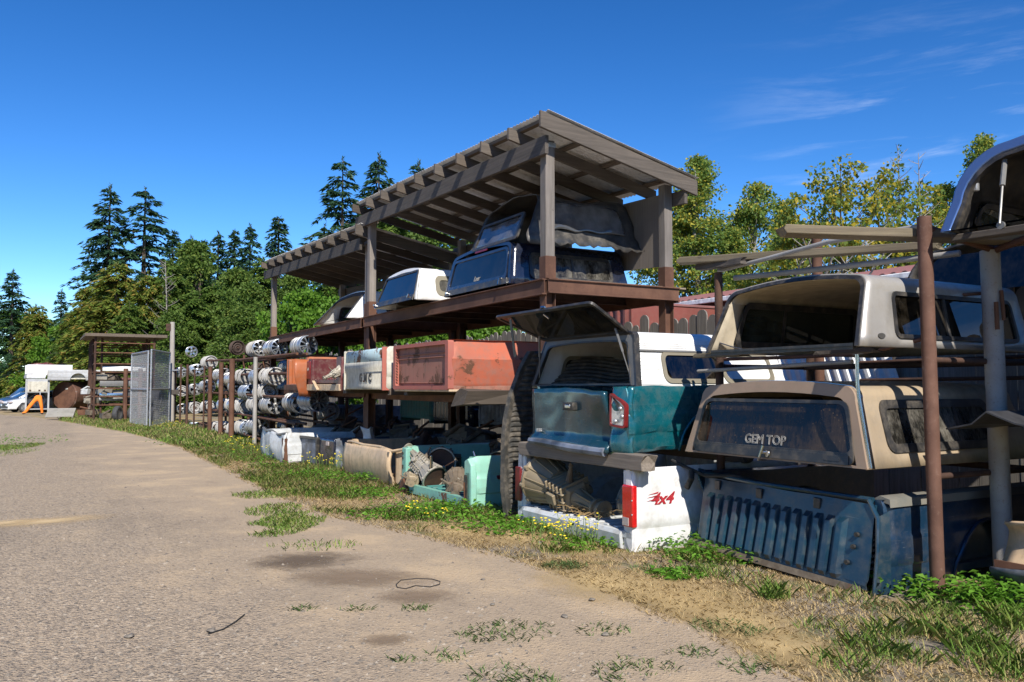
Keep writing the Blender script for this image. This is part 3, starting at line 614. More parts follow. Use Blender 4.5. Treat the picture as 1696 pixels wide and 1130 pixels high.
for i, (px, py, x2, y2) in enumerate(((1335,470,1440,392),(1345,470,1395,385),(1300,460,1340,400),(1400,470,1475,405),(1365,470,1330,395))):
    Y = 17; a = on_y(px, py+60, Y); b = on_y(x2, y2, Y-1); mb = MB(); mb.tube([a, a.lerp(b, .5)+Vector((0,0,.1)), b], [.03,.022,.008], 5); rr = random.Random(i)
    for _ in range(7):
        e = a.lerp(b, .35+.6*rr.random()); mb.tube([e, e+Vector((rr.uniform(-.5,.6), rr.uniform(-.3,.3), rr.uniform(.1,.5)))], [.012,.004], 4)
    tag(mb.build('dry_branch', M['barkpale'], recalc=False), ['bare grey branch bending far right behind the silver canopy', 'bare grey branch standing left of the leaning ones behind the silver canopy', 'short bare grey branch beside the upright red pipe', 'bare grey branch rising toward the thick rusty post', 'bare grey branch crossing leftward behind the silver canopy'][i], 'branch', 'bare branches behind the silver canopy')

# grass on the verge: short blades, weeds and flowers
def blades(name, pts, hmin, hmax, w, mat, lean=.5):
    n = len(pts); a = rng.random(n)*6.283; h = hmin+(hmax-hmin)*rng.random(n)**1.6; q = np.stack([np.cos(a), np.sin(a), np.zeros(n)],1); b = rng.random(n)*6.283
    side = np.stack([np.cos(b), np.sin(b), np.zeros(n)],1)*(w*(.6+.8*rng.random(n)))[:,None]
    le = h*lean*(.4+.9*rng.random(n)); side = np.stack([-q[:,1], q[:,0], q[:,2]],1)*np.linalg.norm(side, axis=1, keepdims=True); mid = pts+q*(le*.40)[:,None]+np.array([0,0,1])*(h*.52)[:,None]; tip = pts+q*le[:,None]+np.array([0,0,1])*(h*(.82+.15*rng.random(n)))[:,None]
    return tag(npmesh(name, np.stack([pts-side, pts+side, mid+side*.7, tip, mid-side*.7],1).reshape(-1,3), 5, mat), kind='stuff')
EU = np.array([touv(e)[0] for e in edge]); EV = np.array([touv(e)[1] for e in edge]); o_ = np.argsort(EU); EU = EU[o_]; EV = EV[o_]
def scatter(n, u0, u1, keep, pw=1.0):
    u = u0+(u1-u0)*rng.random(n)**pw; ve = np.interp(u, EU, EV); t = rng.random(n); v = ve-.25+t*(5.6-ve+.4)
    xs = u*U[0]+v*V[0]; ys = u*U[1]+v*V[1]
    nz = np.array([mnoise.noise(Vector((x*.8, y*.8, 3)))+.6*mnoise.noise(Vector((x*2.3, y*2.3, 9))) for x, y in zip(xs, ys)])
    k = keep(u, v, t, nz, v-ve); return np.stack([xs, ys, np.zeros(n)],1)[k], u[k]
def dens(u, v, t, nz, dv):
    near = np.clip((u-5.5)/7, .0, 1); p = -.14+.86*near+.5*np.clip(t-.45, 0, 1)
    return (nz*.8+p > .42+.3*rng.random(len(u))) & (dv > .0+.25*nz)
pts, _ = scatter(90000, 2.5, 26, dens, 1.25); blades('grass', pts, .03, .12, .0038, M['grass'], .9)
pts, _ = scatter(34000, 24, 62, lambda u, v, t, nz, dv: (nz > -.45) & (dv > .1), 1.2); blades('grass', pts, .06, .20, .014, M['grass'], .8)
pts, _ = scatter(60000, 2.5, 26, lambda u, v, t, nz, dv: (nz < .25+.3*rng.random(len(u))) & (dv > -.1), 1.3); blades('dry_grass', pts, .010, .045, .003, M['drygrass'], 1.6)
# dense short carpets that run onto the road
def disc(px, py, rx, ry, n, z=0):
    p = on_z(px, py, z); a = rng.random(n)*6.283; r = rng.random(n)**.6; x = p.x+rx*r*np.cos(a); y = p.y+ry*r*np.sin(a)
    k = np.array([mnoise.noise(Vector((i*1.8, j*1.8, 1))) for i, j in zip(x, y)]) > -.22-.2*(1-r); return np.stack([x, y, np.full(n, z)],1)[k]
blades('grass', np.concatenate([disc(475,868,.42,.95,2600), disc(452,845,.35,.6,700), disc(440,820,.5,.5,900), disc(-22,745,.75,2.4,5000), disc(-90,755,1.6,3,4000), disc(520,905,.5,.3,160)]), .02, .07, .005, M['grassgreen'], 1.0)
blades('grass', np.concatenate([disc(a, b, r, r*.8, n) for a, b, r, n in ((840,1048,.34,260),(800,1055,.2,80),(905,1125,.45,620),(940,938,.24,500),(590,1010,.12,60),(690,1010,.13,90),(500,1010,.1,50),(1000,1045,.2,110),(1060,1105,.22,130),(1250,1105,.22,160),(1145,1082,.16,90),(1190,1040,.22,260),(1480,1010,.25,260),(670,1095,.1,40),(735,1090,.14,80),(1100,945,.3,350),(1245,1050,.15,90))]), .012, .05, .0035, M['trail'], 1.5)
def tuft(px, py, n, h, spread, dry=.2):
    p = on_z(px, py, 0); a = rng.random(n)*6.283; r = spread*rng.random(n)**.7; return np.stack([p.x+r*np.cos(a), p.y+r*np.sin(a), np.zeros(n)],1), h
for (px, py, n, h, s) in ((1282,990,420,.22,.13),(1545,1050,380,.24,.17),(1468,1050,300,.20,.16),(1440,1075,300,.20,.2),(1620,1075,420,.26,.2),(1680,1040,420,.28,.2),(1560,1020,300,.2,.22),(1400,1100,260,.16,.22),(1650,1110,300,.2,.25),(1230,960,220,.14,.25),(1170,950,300,.16,.25),(1360,1040,200,.14,.2),(1130,925,240,.16,.2),(1690,1110,300,.26,.2),(1400,990,240,.15,.3),(1500,1090,260,.17,.2)):
    q, hh = tuft(px, py, int(n*.5), h*.72, s); b = blades('grass_tuft', q, hh*.35, hh, .0024, M['tuft'], .85); 
# broad weed leaves hugging the foot of the beds
def weeds(cs):
    out = []
    for px, py, n, s, h in cs:
        h *= .7; s *= .95
        p = on_z(px, py, 0); a = rng.random(n)*6.283; r = s*rng.random(n)**.6; c = np.stack([p.x+r*np.cos(a), p.y+r*np.sin(a), h*rng.random(n)],1)
        d = unit(np.stack([np.cos(a*3), np.sin(a*3), .15+.7*rng.random(n)],1)); L = .04+.06*rng.random(n); out.append(leaves(c, d, L, L*.42, rng.normal(size=n)*.4, .35))
    return np.concatenate(out)
tag(npmesh('weeds', weeds([(450,775,160,.5,.2),(500,790,220,.5,.2),(540,795,160,.4,.2),(620,822,260,.55,.15),(570,800,150,.5,.25),(700,850,420,.75,.2),(745,852,380,.6,.2),(640,855,220,.5,.08),(800,868,420,.7,.15),(850,880,330,.5,.15),(1000,905,170,.35,.15),(960,905,140,.4,.1),(1150,925,380,.45,.22),(1175,905,280,.4,.25),(1120,955,200,.25,.06),(1230,930,160,.4,.2),(1510,985,260,.3,.2),(1650,1010,420,.35,.32),(1600,1000,200,.3,.25),(1690,1000,260,.3,.3),(1085,905,140,.25,.15),(360,745,150,.8,.2),(395,755,150,.7,.2),(300,735,150,1.0,.2),(20,735,300,1.5,.3),(600,800,120,.3,.25),(430,765,120,.5,.2)]), 4, M['leafweed']), kind='stuff')
def flower_clump(px, py, n, s, h, label, seed):
    p = on_z(px, py, 0); rr = random.Random(seed); r = thing('wildflower_clump', label, 'wildflowers', p, 0, 'yellow flowering weeds'); st = MB(); fl = MB()
    for _ in range(n):
        a = rr.random()*6.28; d = s*rr.random()**.6; b = Vector((d*math.cos(a), d*math.sin(a), 0)); tp = b+Vector((rr.uniform(-.08,.08), rr.uniform(-.08,.08), h*(.45+.55*rr.random())))
        st.tube([b, b.lerp(tp, .6)+Vector((rr.uniform(-.03,.03),0,0)), tp], .0035, 4)
        for _ in range(2):
            e = b.lerp(tp, .3+.5*rr.random()); q = Vector((rr.uniform(-1,1), rr.uniform(-1,1), .3)).normalized()*.05; w = q.cross(Vector((0,0,1))).normalized()*.008
            st.add([e, e+q*.5+w, e+q, e+q*.5-w], [(0,1,2,3)])
        for _ in range(rr.choice((1,1,2,3))):
            c = tp+Vector((rr.uniform(-.035,.035), rr.uniform(-.035,.035), rr.uniform(-.02,.02))); k = rr.uniform(.010,.017)
            fl.lathe([(.001,-k*.4),(k,0),(k*.75,k*.5),(.001,k*.55)], 6, 'z', c)
    st.build('stems', M['stalk'], r, smooth=0, recalc=False); fl.build('blossoms', M['petal'], r, smooth=0, recalc=False)
for i, q in enumerate(((540,786,34,.40,.42,'dense yellow flowering weeds in front of the blue grey tailgate'),(578,780,14,.22,.36,'small yellow flowering weed at the left edge of the beige bed'),(395,748,18,.40,.4,'yellow flowering weeds at the foot of the grey wheel rack post'),(412,756,12,.30,.35,'yellow flowering weeds between the grey post and the crushed white bed'),(266,713,10,.30,.35,'yellow flowering weeds under the chain link gate'),(290,714,12,.30,.38,'yellow flowering weeds at the foot of the wooden pole'),(915,897,34,.40,.26,'low yellow flowering weeds in front of the white bed'),(960,905,20,.26,.34,'taller yellow flowering weeds under the sill of the white bed'),(690,858,7,.16,.2,'few yellow flowers in front of the mint bed'),(725,866,6,.16,.18,'few yellow flowers in the grass near the mint corner cap'),(445,763,12,.22,.35,'yellow flowering weeds by the crushed white bed'))): flower_clump(*q, i)
# loose stones on the road
n = 9000; px = rng.random(n)*1696; py = 700+430*rng.random(n)**.55; k = []
for i in range(n):
    p = on_z(px[i], py[i]); q = touv(p); ve = np.interp(q[0], EU, EV)
    if q[1] < ve-.05 and (q[1] < ve-1.0+mnoise.noise(p*.6)*1.2 or rng.random() < .16): k.append(p)
c = np.array([tuple(p) for p in k]); n = len(c); sz = .004+.015*rng.random(n)**4
oc = np.array([(1,0,0),(0,1,0),(-1,0,0),(0,-1,0),(0,0,.7)]); fc = np.array([(0,1,4),(1,2,4),(2,3,4),(3,0,4)])
vv = (oc[None]*(.6+.7*rng.random((n,5,1))))*sz[:,None,None]; a = rng.random(n)*6.28; ca, sa = np.cos(a)[:,None], np.sin(a)[:,None]
vv = np.stack([vv[...,0]*ca*1.3-vv[...,1]*sa, vv[...,0]*sa*1.3+vv[...,1]*ca, vv[...,2]+.006],-1)+c[:,None,:]*np.array([1,1,0])
ts = NT('road stones'); gg = ts.n('NewGeometry'); rp = ts.mix(gg.outputs['Random Per Island'], (.09,.078,.066,1), (.34,.285,.22,1)); mst = ts.done(ts.bsdf(rp, .9))
me = bpy.data.meshes.new('gravel'); me.from_pydata(vv.reshape(-1,3).tolist(), [], (fc[None]+np.arange(n)[:,None,None]*5).reshape(-1,3).tolist()); me.materials.append(mst)
o = bpy.data.objects.new('gravel', me); C.objects.link(o); tag(o, kind='stuff')

# the wood on the other side of the yard, behind the viewer, that the glass and paint mirror
out = []
for i in range(22):
    a = R(200+140*i/21); d = 34+6*rng.random(); lv, _ = broadleaf(9+4*rng.random(), 3.6, .2, n_clump=26, per=40, leaf=.55, clump=1.3, shape='cone', seed=500+i); out.append(lv+np.array([d*math.cos(a), d*math.sin(a), 0]))
tag(npmesh('woods', np.concatenate(out), 4, M['mid']), kind='stuff')
# ------------------------------------------------------------------ barn, container, fences
def wthing(name, label, cat, u, v, z=0, rot=0.0, group=None, tilt=(0,0)):
    return thing(name, label, cat, uv(u, v, z), TH+rot, group, tilt)
def Lf(u0, v0, z0=0): return lambda u, v, z: Vector((u0-u, v-v0, z-z0))
def corrugated(mb, L0, L1, H0, H1, fn, pitch=.08, amp=.012, trap=False):
    n = int((L1-L0)/pitch*4); pts = []
    for i in range(n+1):
        a = L0+(L1-L0)*i/n; k = i % 4; o = (amp if k in (1, 2) else -amp) if trap else amp*math.sin(i*math.pi/2)
        pts.append((a, o))
    return mb.loft([[fn(a, H0, o) for a, o in pts], [fn(a, H1, o) for a, o in pts]], closed=False, cap=False)
b = wthing('red_barn', 'red brown metal barn with white gutter behind the picket fence', 'barn', 26, 18); q = MB()
corrugated(q, -1, 16, 0, 4.25, lambda a, h, o: (a, o, h), .32, .022, True); q.box(-1,16,.06,8,0,4.2); q.build('wall', M['barn'], b, smooth=0, recalc=False)
q = MB(); corrugated(q, -1.4, 16.4, 0, 1, lambda a, h, o: (a, -.45+h*6.5, 4.33+h*1.15+o), .3, .025, True); q.build('roof', M['barnroof'], b, smooth=0, solid=.03, recalc=False)
q = MB(); q.box(-1.4,16.4,-.56,-.47,4.16,4.30); q.build('gutter', M['gutter'], b, bevel=.02)
q = MB(); q.tube([(4.9,-.5,4.2),(4.9,-.12,3.95),(4.9,-.12,.1)], .075, 10); q.build('downpipe', M['gutter'], b)
b = wthing('metal_container', 'ribbed red brown steel container standing left of the white downpipe', 'container', 21.3, 14.2); q = MB()
corrugated(q, 0, 2.6, 0, 3.95, lambda a, h, o: (a, o, h), .34, .035, True); q.box(0,2.6,.06,5,0,3.93); q.build('wall', M['barn'], b, smooth=0, recalc=False)
q = MB(); q.box(-.03,2.63,-.05,5.03,3.94,4.02); q.build('roof', M['barnroof'], b, bevel=.02)
f = wthing('picket_fence', 'tall fence of weathered grey boards with rounded tops behind the racks', 'fence', 44, 9.6); q = MB(); x = 0; rr = random.Random(4)
while x < 47:
    w = .19+rr.random()*.07; h = 2.85+rr.uniform(-.10,.10)+.30*x/47*0; t = rr.uniform(-.02,.02)
    if rr.random() > .03:
        pts = [(x,0),(x+w,0),(x+w+t,h-.07)]+[(x+w/2+t+w/2*math.cos(R(a)), h-.07+.10*math.sin(R(a))) for a in (35,65,90,115,145)]+[(x+t,h-.07)]
        o = rr.uniform(-.008,.008); q.prism(pts, o, o+.025, lambda a, b_, d: (a, d, b_))
    x += w+rr.uniform(.006,.03)
q.build('boards', M['fence2'], f, smooth=0)
for z in (.5, 1.5, 2.4): q = MB(); q.box(0,47,.045,.095,z,z+.10); q.build('rail', M['wood0'], f)
for i in range(16): q = MB(); q.box(i*3.1,i*3.1+.1,.10,.2,0,2.6); q.build('post', M['wood2'], f)

# ------------------------------------------------------------------ the two roofed canopy shelves
def shed(name, label, uR, uL, zfR, zfL, zbR, zbL, rails, panel, roof):
    u0, v0 = 9.49 if panel else 16.75, 5.85; r = wthing(name, label, 'storage shed', u0, v0); L = Lf(u0, v0)
    a, b_ = roof['uR'], roof['uL']; vf, vb = 5.60, 8.15
    zf = lambda u: zfR+(zfL-zfR)*(u-a)/(b_-a); zb = lambda u: zbR+(zbL-zbR)*(u-a)/(b_-a)
    zr = lambda u, v: zf(u)+(zb(u)-zf(u))*(v-vf)/(vb-vf)
    q = MB(); n = int((b_-a)/.0225); R0 = []; R1 = []
    for i in range(n+1):
        u = a+(b_-a)*i/n; o = .010*math.sin(i*math.pi/2); R0.append(L(u, vf+.05, zr(u, vf+.05)+o)); R1.append(L(u, vb+.05, zr(u, vb+.05)+o))
    q.loft([R0, R1], False, False); q.build('roof_sheet', M['roofsheet'], r, smooth=60, solid=.004, recalc=False)
    nr = roof['n']; rw = .05; rh = .165
    for i in range(nr):
        u = a+.06+(b_-a-.14)*i/(nr-1); q = MB(); top = .065; e0, e1 = vf-.06, vb-.03
        if i == 0: rh_ = .22; top = .03; e0 = vf-.05; e1 = vb+.05
        else: rh_ = rh
        q.loft([[L(u-rw/2,e0,zr(u,e0)-top-rh_), L(u+rw/2,e0,zr(u,e0)-top-rh_), L(u+rw/2,e0,zr(u,e0)-top), L(u-rw/2,e0,zr(u,e0)-top)],
                [L(u-rw/2,e1,zr(u,e1)-top-rh_), L(u+rw/2,e1,zr(u,e1)-top-rh_), L(u+rw/2,e1,zr(u,e1)-top), L(u-rw/2,e1,zr(u,e1)-top)]])
        if i == 0: q.build('fascia_board', M['wood1'], r, smooth=0, bevel=.006)
        else: q.build('rafter', M['wood1'] if i % 3 else M['brown1'], r, smooth=0, bevel=.004)
    for v in (5.75, 6.45, 7.15, 7.95):
        q = MB(); q.bar(L(a+.1, v, zr(a+.1, v)-.036), L(b_-.06, v, zr(b_-.06, v)-.036), .085, .045); q.build('purlin', M['brown0'], r, smooth=0)
    # beams that carry the rafters, front and back
    B0, B1 = roof['beam']; zt = lambda u: zr(u, 5.85)-.065-rh-.005; q = MB()
    q.loft([[L(u, 5.70+d, zt(u)-h) for d, h in ((0,.25),(.055,.25),(.055,0),(0,0))] for u in (B0, B1)]); q.build('front_beam', M['wood0'], r, smooth=0, bevel=.006)
    zt2 = lambda u: zr(u, 7.95)-.065-rh-.005; q = MB(); q.loft([[L(u, 7.985+d, zt2(u)-h) for d, h in ((0,.2),(.055,.2),(.055,0),(0,0))] for u in (B0-.1, B1)]); q.build('back_beam', M['wood0'], r, smooth=0, bevel=.006)
    # posts: timber above, steel sockets and steel columns below
    for (u, v) in roof['posts']:
        zt_ = (zt(u)-.03 if v < 7 else zt2(u)+.1); q = MB(); p = L(u, v, 0); hw = .072
        q.box(p.x-hw, p.x+hw, p.y-hw, p.y+hw, 3.2, zt_); q.build('timber_post', M['wood2'], r, smooth=0, bevel=.008)
        q = MB(); hw = .082; q.box(p.x-hw, p.x+hw, p.y-hw, p.y+hw, 3.085, 3.38); q.box(p.x-.11, p.x+.11, p.y-.1, p.y+.1, 3.075, 3.087); q.build('steel_socket', M['rustred'], r, smooth=0, bevel=.006)
        q = MB()
        for s in (-1, 1): q.box(p.x-.075, p.x+.075, p.y+s*.072-.006, p.y+s*.072+.006, -.1, 3.07)
        q.box(p.x-.006, p.x+.006, p.y-.066, p.y+.066, -.1, 3.07); q.build('steel_column', M['rustred'], r, smooth=0)
        if v < 7:
            q = MB(); q.box(p.x-.085, p.x+.085, p.y-.085, p.y+.085, zt_-.09, zt_-.03); q.build('bracket', M['galv'], r, smooth=0)
    # shelf frame and deck
    def channel(u1, v1, u2, v2, z0, z1, nm='shelf_beam', m='rustred'):
        q = MB(); A, B = L(u1, v1, 0), L(u2, v2, 0); d = (B-A).normalized(); s = Vector((-d.y, d.x, 0)); prof = [(-.035,z0),(.035,z0),(.035,z0+.014),(.006,z0+.022),(.006,z1-.022),(.035,z1-.014),(.035,z1),(-.035,z1),(-.035,z1-.014),(-.006,z1-.022),(-.006,z0+.022),(-.035,z0+.014)]
        q.loft([[(X.x+s.x*o, X.y+s.y*o, z) for o, z in prof] for X in (A, B)]); q.build(nm, M[m], r, smooth=0)
    channel(uR-.1, 5.74, uL+.1, 5.74, 2.86, 3.07); channel(uR-.1, 8.0, uL+.1, 8.0, 2.86, 3.07); channel(uR-.12, 5.78, uR-.12, 8.0, 2.88, 3.07); channel(uL+.12, 5.78, uL+.12, 8.0, 2.86, 3.07)
    k = 6
    for i in range(1, k): u = uR+(uL-uR)*i/k; channel(u, 5.78, u, 8.0, 2.92, 3.06, 'joist', 'rustdark')
    for i in range(3):
        w = (uL-uR)/3; q = MB(); p = L(uR+w*i, 5.8, 0); q.box(p.x-w+.01, p.x-.01, -.02+.0, 2.4, 3.074, 3.098); q.build('deck_board', M['deck'], r, smooth=0)
    for z0, z1, v in rails:
        q = MB(); q.loft([[L(u, v+d, z0+(uu-0)*0+dz+zz) for d, zz in ((-.06,0),(.06,0),(.06,z1-z0),(-.06,z1-z0))] for u, uu, dz in ((uR-.05, 0, 0), (uL+.05, 1, .02))]); q.build('lower_beam', M['rust'], r, smooth=0, bevel=.005)
    for (u1, v1, z1, u2, v2, z2) in roof.get('braces', ()):
        q = MB(); q.tube([L(u1,v1,z1), L(u2,v2,z2)], .03, 8); q.build('brace', M['rustdark'], r)
    if panel:
        q = MB(); p = L(9.56, 7.88, 0)
        q.prism([(p.x-1.2, 3.46), (p.x, 3.40), (p.x, zt2(9.6)-.02), (p.x-1.2, zt2(10.8)-.02)], 7.88-v0, 7.90-v0, lambda a_, b2, d: (a_, d, b2)); q.build('plywood_panel', M['ply'], r, smooth=0)
    return r
shed('roofed_rack', 'high lean-to shed with a corrugated roof over the dark canopies', 9.49, 16.37, 5.25, 5.50, 4.66, 4.93, [(1.38,1.50,5.9),(1.38,1.5,7.9)], True,
     dict(uR=9.13, uL=16.8, n=10, beam=(9.30,17.0), posts=[(9.49,5.85),(16.37,5.85),(9.53,7.9),(16.37,7.9),(13.0,7.95)], braces=[(13.2,7.7,0,11.2,7.9,1.4),(12.8,7.8,0,10.9,7.95,1.4)]))
shed('roofed_rack', 'lower lean-to shed with a corrugated roof over the two white canopies', 16.78, 24.72, 5.02, 5.36, 4.50, 4.84, [(1.42,1.54,5.9),(1.42,1.54,7.9)], False,
     dict(uR=16.5, uL=25.1, n=10, beam=(16.7,25.4), posts=[(16.80,5.95),(24.72,5.85),(16.8,7.9),(24.72,7.9),(20.8,7.95)]))

# ------------------------------------------------------------------ truck canopies
class Can:
    def __init__(s, root, Wb, tuck, L, H, r, crown=.04, lean=.2, flean=-.1):
        s.root, s.Wb, s.tuck, s.L, s.H, s.r, s.crown, s.lean, s.flean = root, Wb, tuck, L, H, r, crown, lean, flean
    def half(s, zl=()):
        zs = sorted(set([0, s.H-s.r]+[z for z in zl])); out = []
        for z in zs: out.append((s.Wb/2-s.tuck*z/s.H, z))
        x1 = s.Wb/2-s.tuck*(s.H-s.r)/s.H; cx = x1-s.r
        for k in range(1, 8): a = R(90*k/7); out.append((cx+s.r*math.cos(a), s.H-s.r+s.r*math.sin(a)))
        for k in range(1, 5): x = cx*(1-k/4); out.append((x, s.H+s.crown*(1-(x/cx)**2)))
        return out
    def prof(s, zl=()):
        h = s.half(zl); return h+[(-x, z) for x, z in h[-2::-1]]
    def ym(s, y, z):
        a = max(0, 1-y/.6); b = max(0, 1-(s.L-y)/.5); return y+s.lean*a*z/s.H+s.flean*b*z/s.H
    def side(s, sg):
        def fn(y, z, off=0): return (sg*(s.Wb/2-s.tuck*z/s.H+off), s.ym(y, z), z)
        return fn
    def rear(s): return lambda x, z, off=0: (x, s.ym(0, z)-off, z)
    def shell(s, mat, wins_r=(), wins_l=(), thick=.03, front=True, name='shell', dent=0):
        zl = [z for w in list(wins_r)+list(wins_l) for z in w[2:4]]; P = s.prof(zl)
        ys = sorted(set([0, .12, .3, .6, s.L*.5, s.L-.5, s.L-.2, s.L]+[y for w in list(wins_r)+list(wins_l) for y in w[:2]]))
        vs = [(x, s.ym(y, z), z) for y in ys for x, z in P]; n = len(P); fs = []
        def cut(y0, y1, x0, z0, x1, z1):
            for w in (wins_r if x0 > 0 else wins_l):
                if y0 >= w[0]-1e-6 and y1 <= w[1]+1e-6 and min(z0, z1) >= w[2]-1e-6 and max(z0, z1) <= w[3]+1e-6: return True
        for i in range(len(ys)-1):
            for j in range(n-1):
                if not cut(ys[i], ys[i+1], P[j][0], P[j][1], P[j+1][0], P[j+1][1]): fs.append((i*n+j, i*n+j+1, (i+1)*n+j+1, (i+1)*n+j))
        q = MB().add(vs, fs)
        if front:
            o = (len(ys)-1)*n; q.add([vs[o+j] for j in range(n)], [tuple(range(n))])
        if dent: q.dent(dent, 3)
        return q.build(name, mat, s.root, smooth=30, solid=thick)
    def window(s, sg, y0, y1, z0, z1, frame, pane, fw=.04, r=.06, divs=(), nm='side_window', proud=.014):
        fn = s.side(sg); out = rrect(y0-fw*.55, y1+fw*.55, z0-fw*.55, z1+fw*.55, r+.02); inn = rrect(y0+fw*.45, y1-fw*.45, z0+fw*.45, z1-fw*.45, max(.01, r-.015))
        q = MB(); q.ring(out, inn, fn, -.034, proud)
        for d in divs: q.prism([(d-.018,z0),(d+.018,z0),(d+.018,z1),(d-.018,z1)], -.02, .008, fn)
        w = q.build(nm, frame, s.root, smooth=30); q = MB(); q.prism(rrect(y0, y1, z0, z1, r), -.012, -.006, fn); q.build('pane', pane, w, smooth=30); return w
    def rear_out(s, inset=0, zb=0):
        P = s.prof(); cz = s.H*.5; out = []
        for x, z in P:
            fx = (s.Wb/2-inset)/(s.Wb/2); out.append((x*fx, max(zb, zb+(z)*(s.H+s.crown-inset-zb)/(s.H+s.crown))))
        return out
SHELFZ = 3.10
# silver canopy, open at the rear
t = wthing('truck_canopy', 'silver canopy with an open rear, top of the stack at the front right', 'truck canopy', 5.22, 5.52, 1.965, 0, 'truck canopies on the open pipe racks')
c = Can(t, 1.74, .10, 2.35, .60, .13, .05, .24, -.1)
wr = [(.45,2.15,.09,.44)]; wl = [(.30,2.0,.09,.47)]
c.shell(M['silver'], wr, wl); ci = Can(t, 1.67, .10, 2.30, .565, .12, .045, .24, -.1); ci.shell(M['tan_inner'], wr, wl, .006, name='headliner')
c.window(1, .45,2.15,.09,.44, M['trim'], M['glassdark'], .035, .05, (1.15,))
c.window(-1, .30,2.0,.09,.47, M['trim'], M['glassgreen'], .05, .08, (.95,), proud=.01)
ci.window(-1, .30,2.0,.09,.46, M['trim'], M['glassgreen'], .06, .07, (.95,), 'inner_window_frame', -.045)
fn = c.rear(); P = c.prof(); q = MB(); q.ring(c.rear_out(.012), c.rear_out(.045), fn, -.02, .012); q.build('rear_seal', M['trim'], t)
q = MB(); q.prism(rrect(-.16,.10,.578,.605,.01), .002, .02, lambda x, z, o: (x-.05, c.ym(0,z)+.10-o*.3, z+.028+o)); q.build('brake_light', M['lampdark'], t)
q = MB(); q.prism([(.10+.045*math.cos(k*.4), .085+.022*math.sin(k*.4)) for k in range(16)], 0, .008, lambda a, b2, o: c.side(1)(a+.15, b2, o)); q.build('badge', M['letterdark'], t)
q = MB(); q.bar((-.80,.02,.0),( .80,.02,.0), .03, .05); q.build('rear_sill', M['trim'], t)
q = MB(); q.tube([(-.80,.12,.10),(-.72,.2,.06),(-.60,.25,.03)], .006, 5); q.build('stay_wire', M['greypipe'], t)
# tan canopy with the closed rear window
t = wthing('truck_canopy', 'tan canopy with a closed dusty rear window and white lettering', 'truck canopy', 5.475, 5.667, 1.0, 0, 'truck canopies on the open pipe racks')
c = Can(t, 2.13, .20, 2.3, .655, .12, .045, .10, -.12); wr = [(.32,1.75,.15,.50)]
c.shell(M['tan'], wr, wr); fn = c.rear()
c.window(1, .32,1.75,.15,.50, M['trim'], M['glassside'], .07, .07, (1.30,)); c.window(-1, .32,1.75,.15,.50, M['trim'], M['glassside'], .07, .07)
q = MB(); q.ring(c.rear_out(0), c.rear_out(.10, .02), fn, -.02, .022); q.build('rear_frame', M['tan_rear'], t)
q = MB(); outl = [(x*1.008, z*1.004+.001) for x, z in c.prof()]; q.ring([(x*1.0, z) for x, z in outl], [(x*.985, z*.99) for x, z in outl], lambda x, z, o: (x, c.ym(0, z)+.05-o, z), -.015, .02); q.build('edge_trim', M['chrome'], t)
gl = [(-.95,.015),(.955,.015),(.84,.535),(-.84,.535)]; g2 = [(-.915,.115),(.915,.115),(.81,.505),(-.81,.505)]
q = MB(); q.ring(rpoly(gl, .09), rpoly(g2, .07), fn, -.01, .034); w = q.build('rear_window', M['trim'], t)
q = MB(); q.prism(rpoly([(-.93,.10),(.93,.10),(.82,.51),(-.82,.51)], .07), .012, .018, fn); q.build('pane', M['glassgem'], w)
q = MB(); q.prism([(-.90,.02),(.90,.02),(.895,.095),(-.895,.095)], .03, .042, fn); q.prism(rrect(.66,.82,.045,.07,.01), .042, .047, fn); q.build('rear_bar', M['trim'], t)
q = MB(); q.tube([fn(.02,.065,.04), fn(.02,.065,.085)], .014, 8); q.tube([fn(-.005,.02,.09), fn(.03,.125,.09)], .012, 8); q.lathe([(.001,0),(.03,0),(.034,.01),(.02,.02)], 12, 'y', fn(.045,.055,.06)); q.build('handle', M['chrome'], t)
q = MB(); text_mb(q, 'GEM TOP', .115, lambda x, y, z: fn(x-.02, y+.135, .026+z), outline=.0019, spacing=1.0); q.build('lettering', M['letter'], t)
# white ribbed canopy with its rear window lifted
t = wthing('truck_canopy', 'white ribbed canopy with its rear window lifted open over the bed liner', 'truck canopy', 8.1, 5.42, 1.64, 0, 'truck canopies on the open pipe racks')
c = Can(t, 2.18, .20, 2.2, .60, .12, .03, .12, -.1); wr = [(.40,1.20,.08,.36)]; c.shell(M['white'], wr, wr)
c.window(1, .40,1.20,.07,.37, M['beigetrim'], M['glassdark'], .05, .08); c.window(1, 1.26,2.0,.07,.37, M['beigetrim'], M['glassgrey'], .05, .08); c.window(-1, .40,1.20,.07,.37, M['beigetrim'], M['glassdark'], .05, .08); fn = c.side(1)
q = MB()
for k in range(4): q.prism([(.05,.405+k*.022),(2.15,.405+k*.022),(2.15,.410+k*.022),(.05,.410+k*.022)], .0, .006, fn)
for k in range(9): q.prism([(.03,.03+k*.04),(.34,.03+k*.04),(.34,.036+k*.04),(.03,.036+k*.04)], .0, .005, fn)
q.build('ribs', M['white'], t, smooth=0)
q = MB(); q.prism([(.04,.385),(2.18,.385),(2.18,.403),(.04,.403)], 0, .022, fn); q.build('drip_rail', M['greytrim'], t)
fr = c.rear(); q = MB(); q.ring(c.rear_out(-.008), c.rear_out(.018), fr, -.05, .02); q.build('edge_trim', M['trim'], t)
q = MB(); q.ring(c.rear_out(.02, .02), c.rear_out(.10, .03), fr, -.02, .015); q.build('rear_frame', M['greytrim'], t)
q = MB(); q.ring(c.rear_out(.095, .03), c.rear_out(.115, .04), fr, -.02, .022); q.build('seal', M['trim'], t)
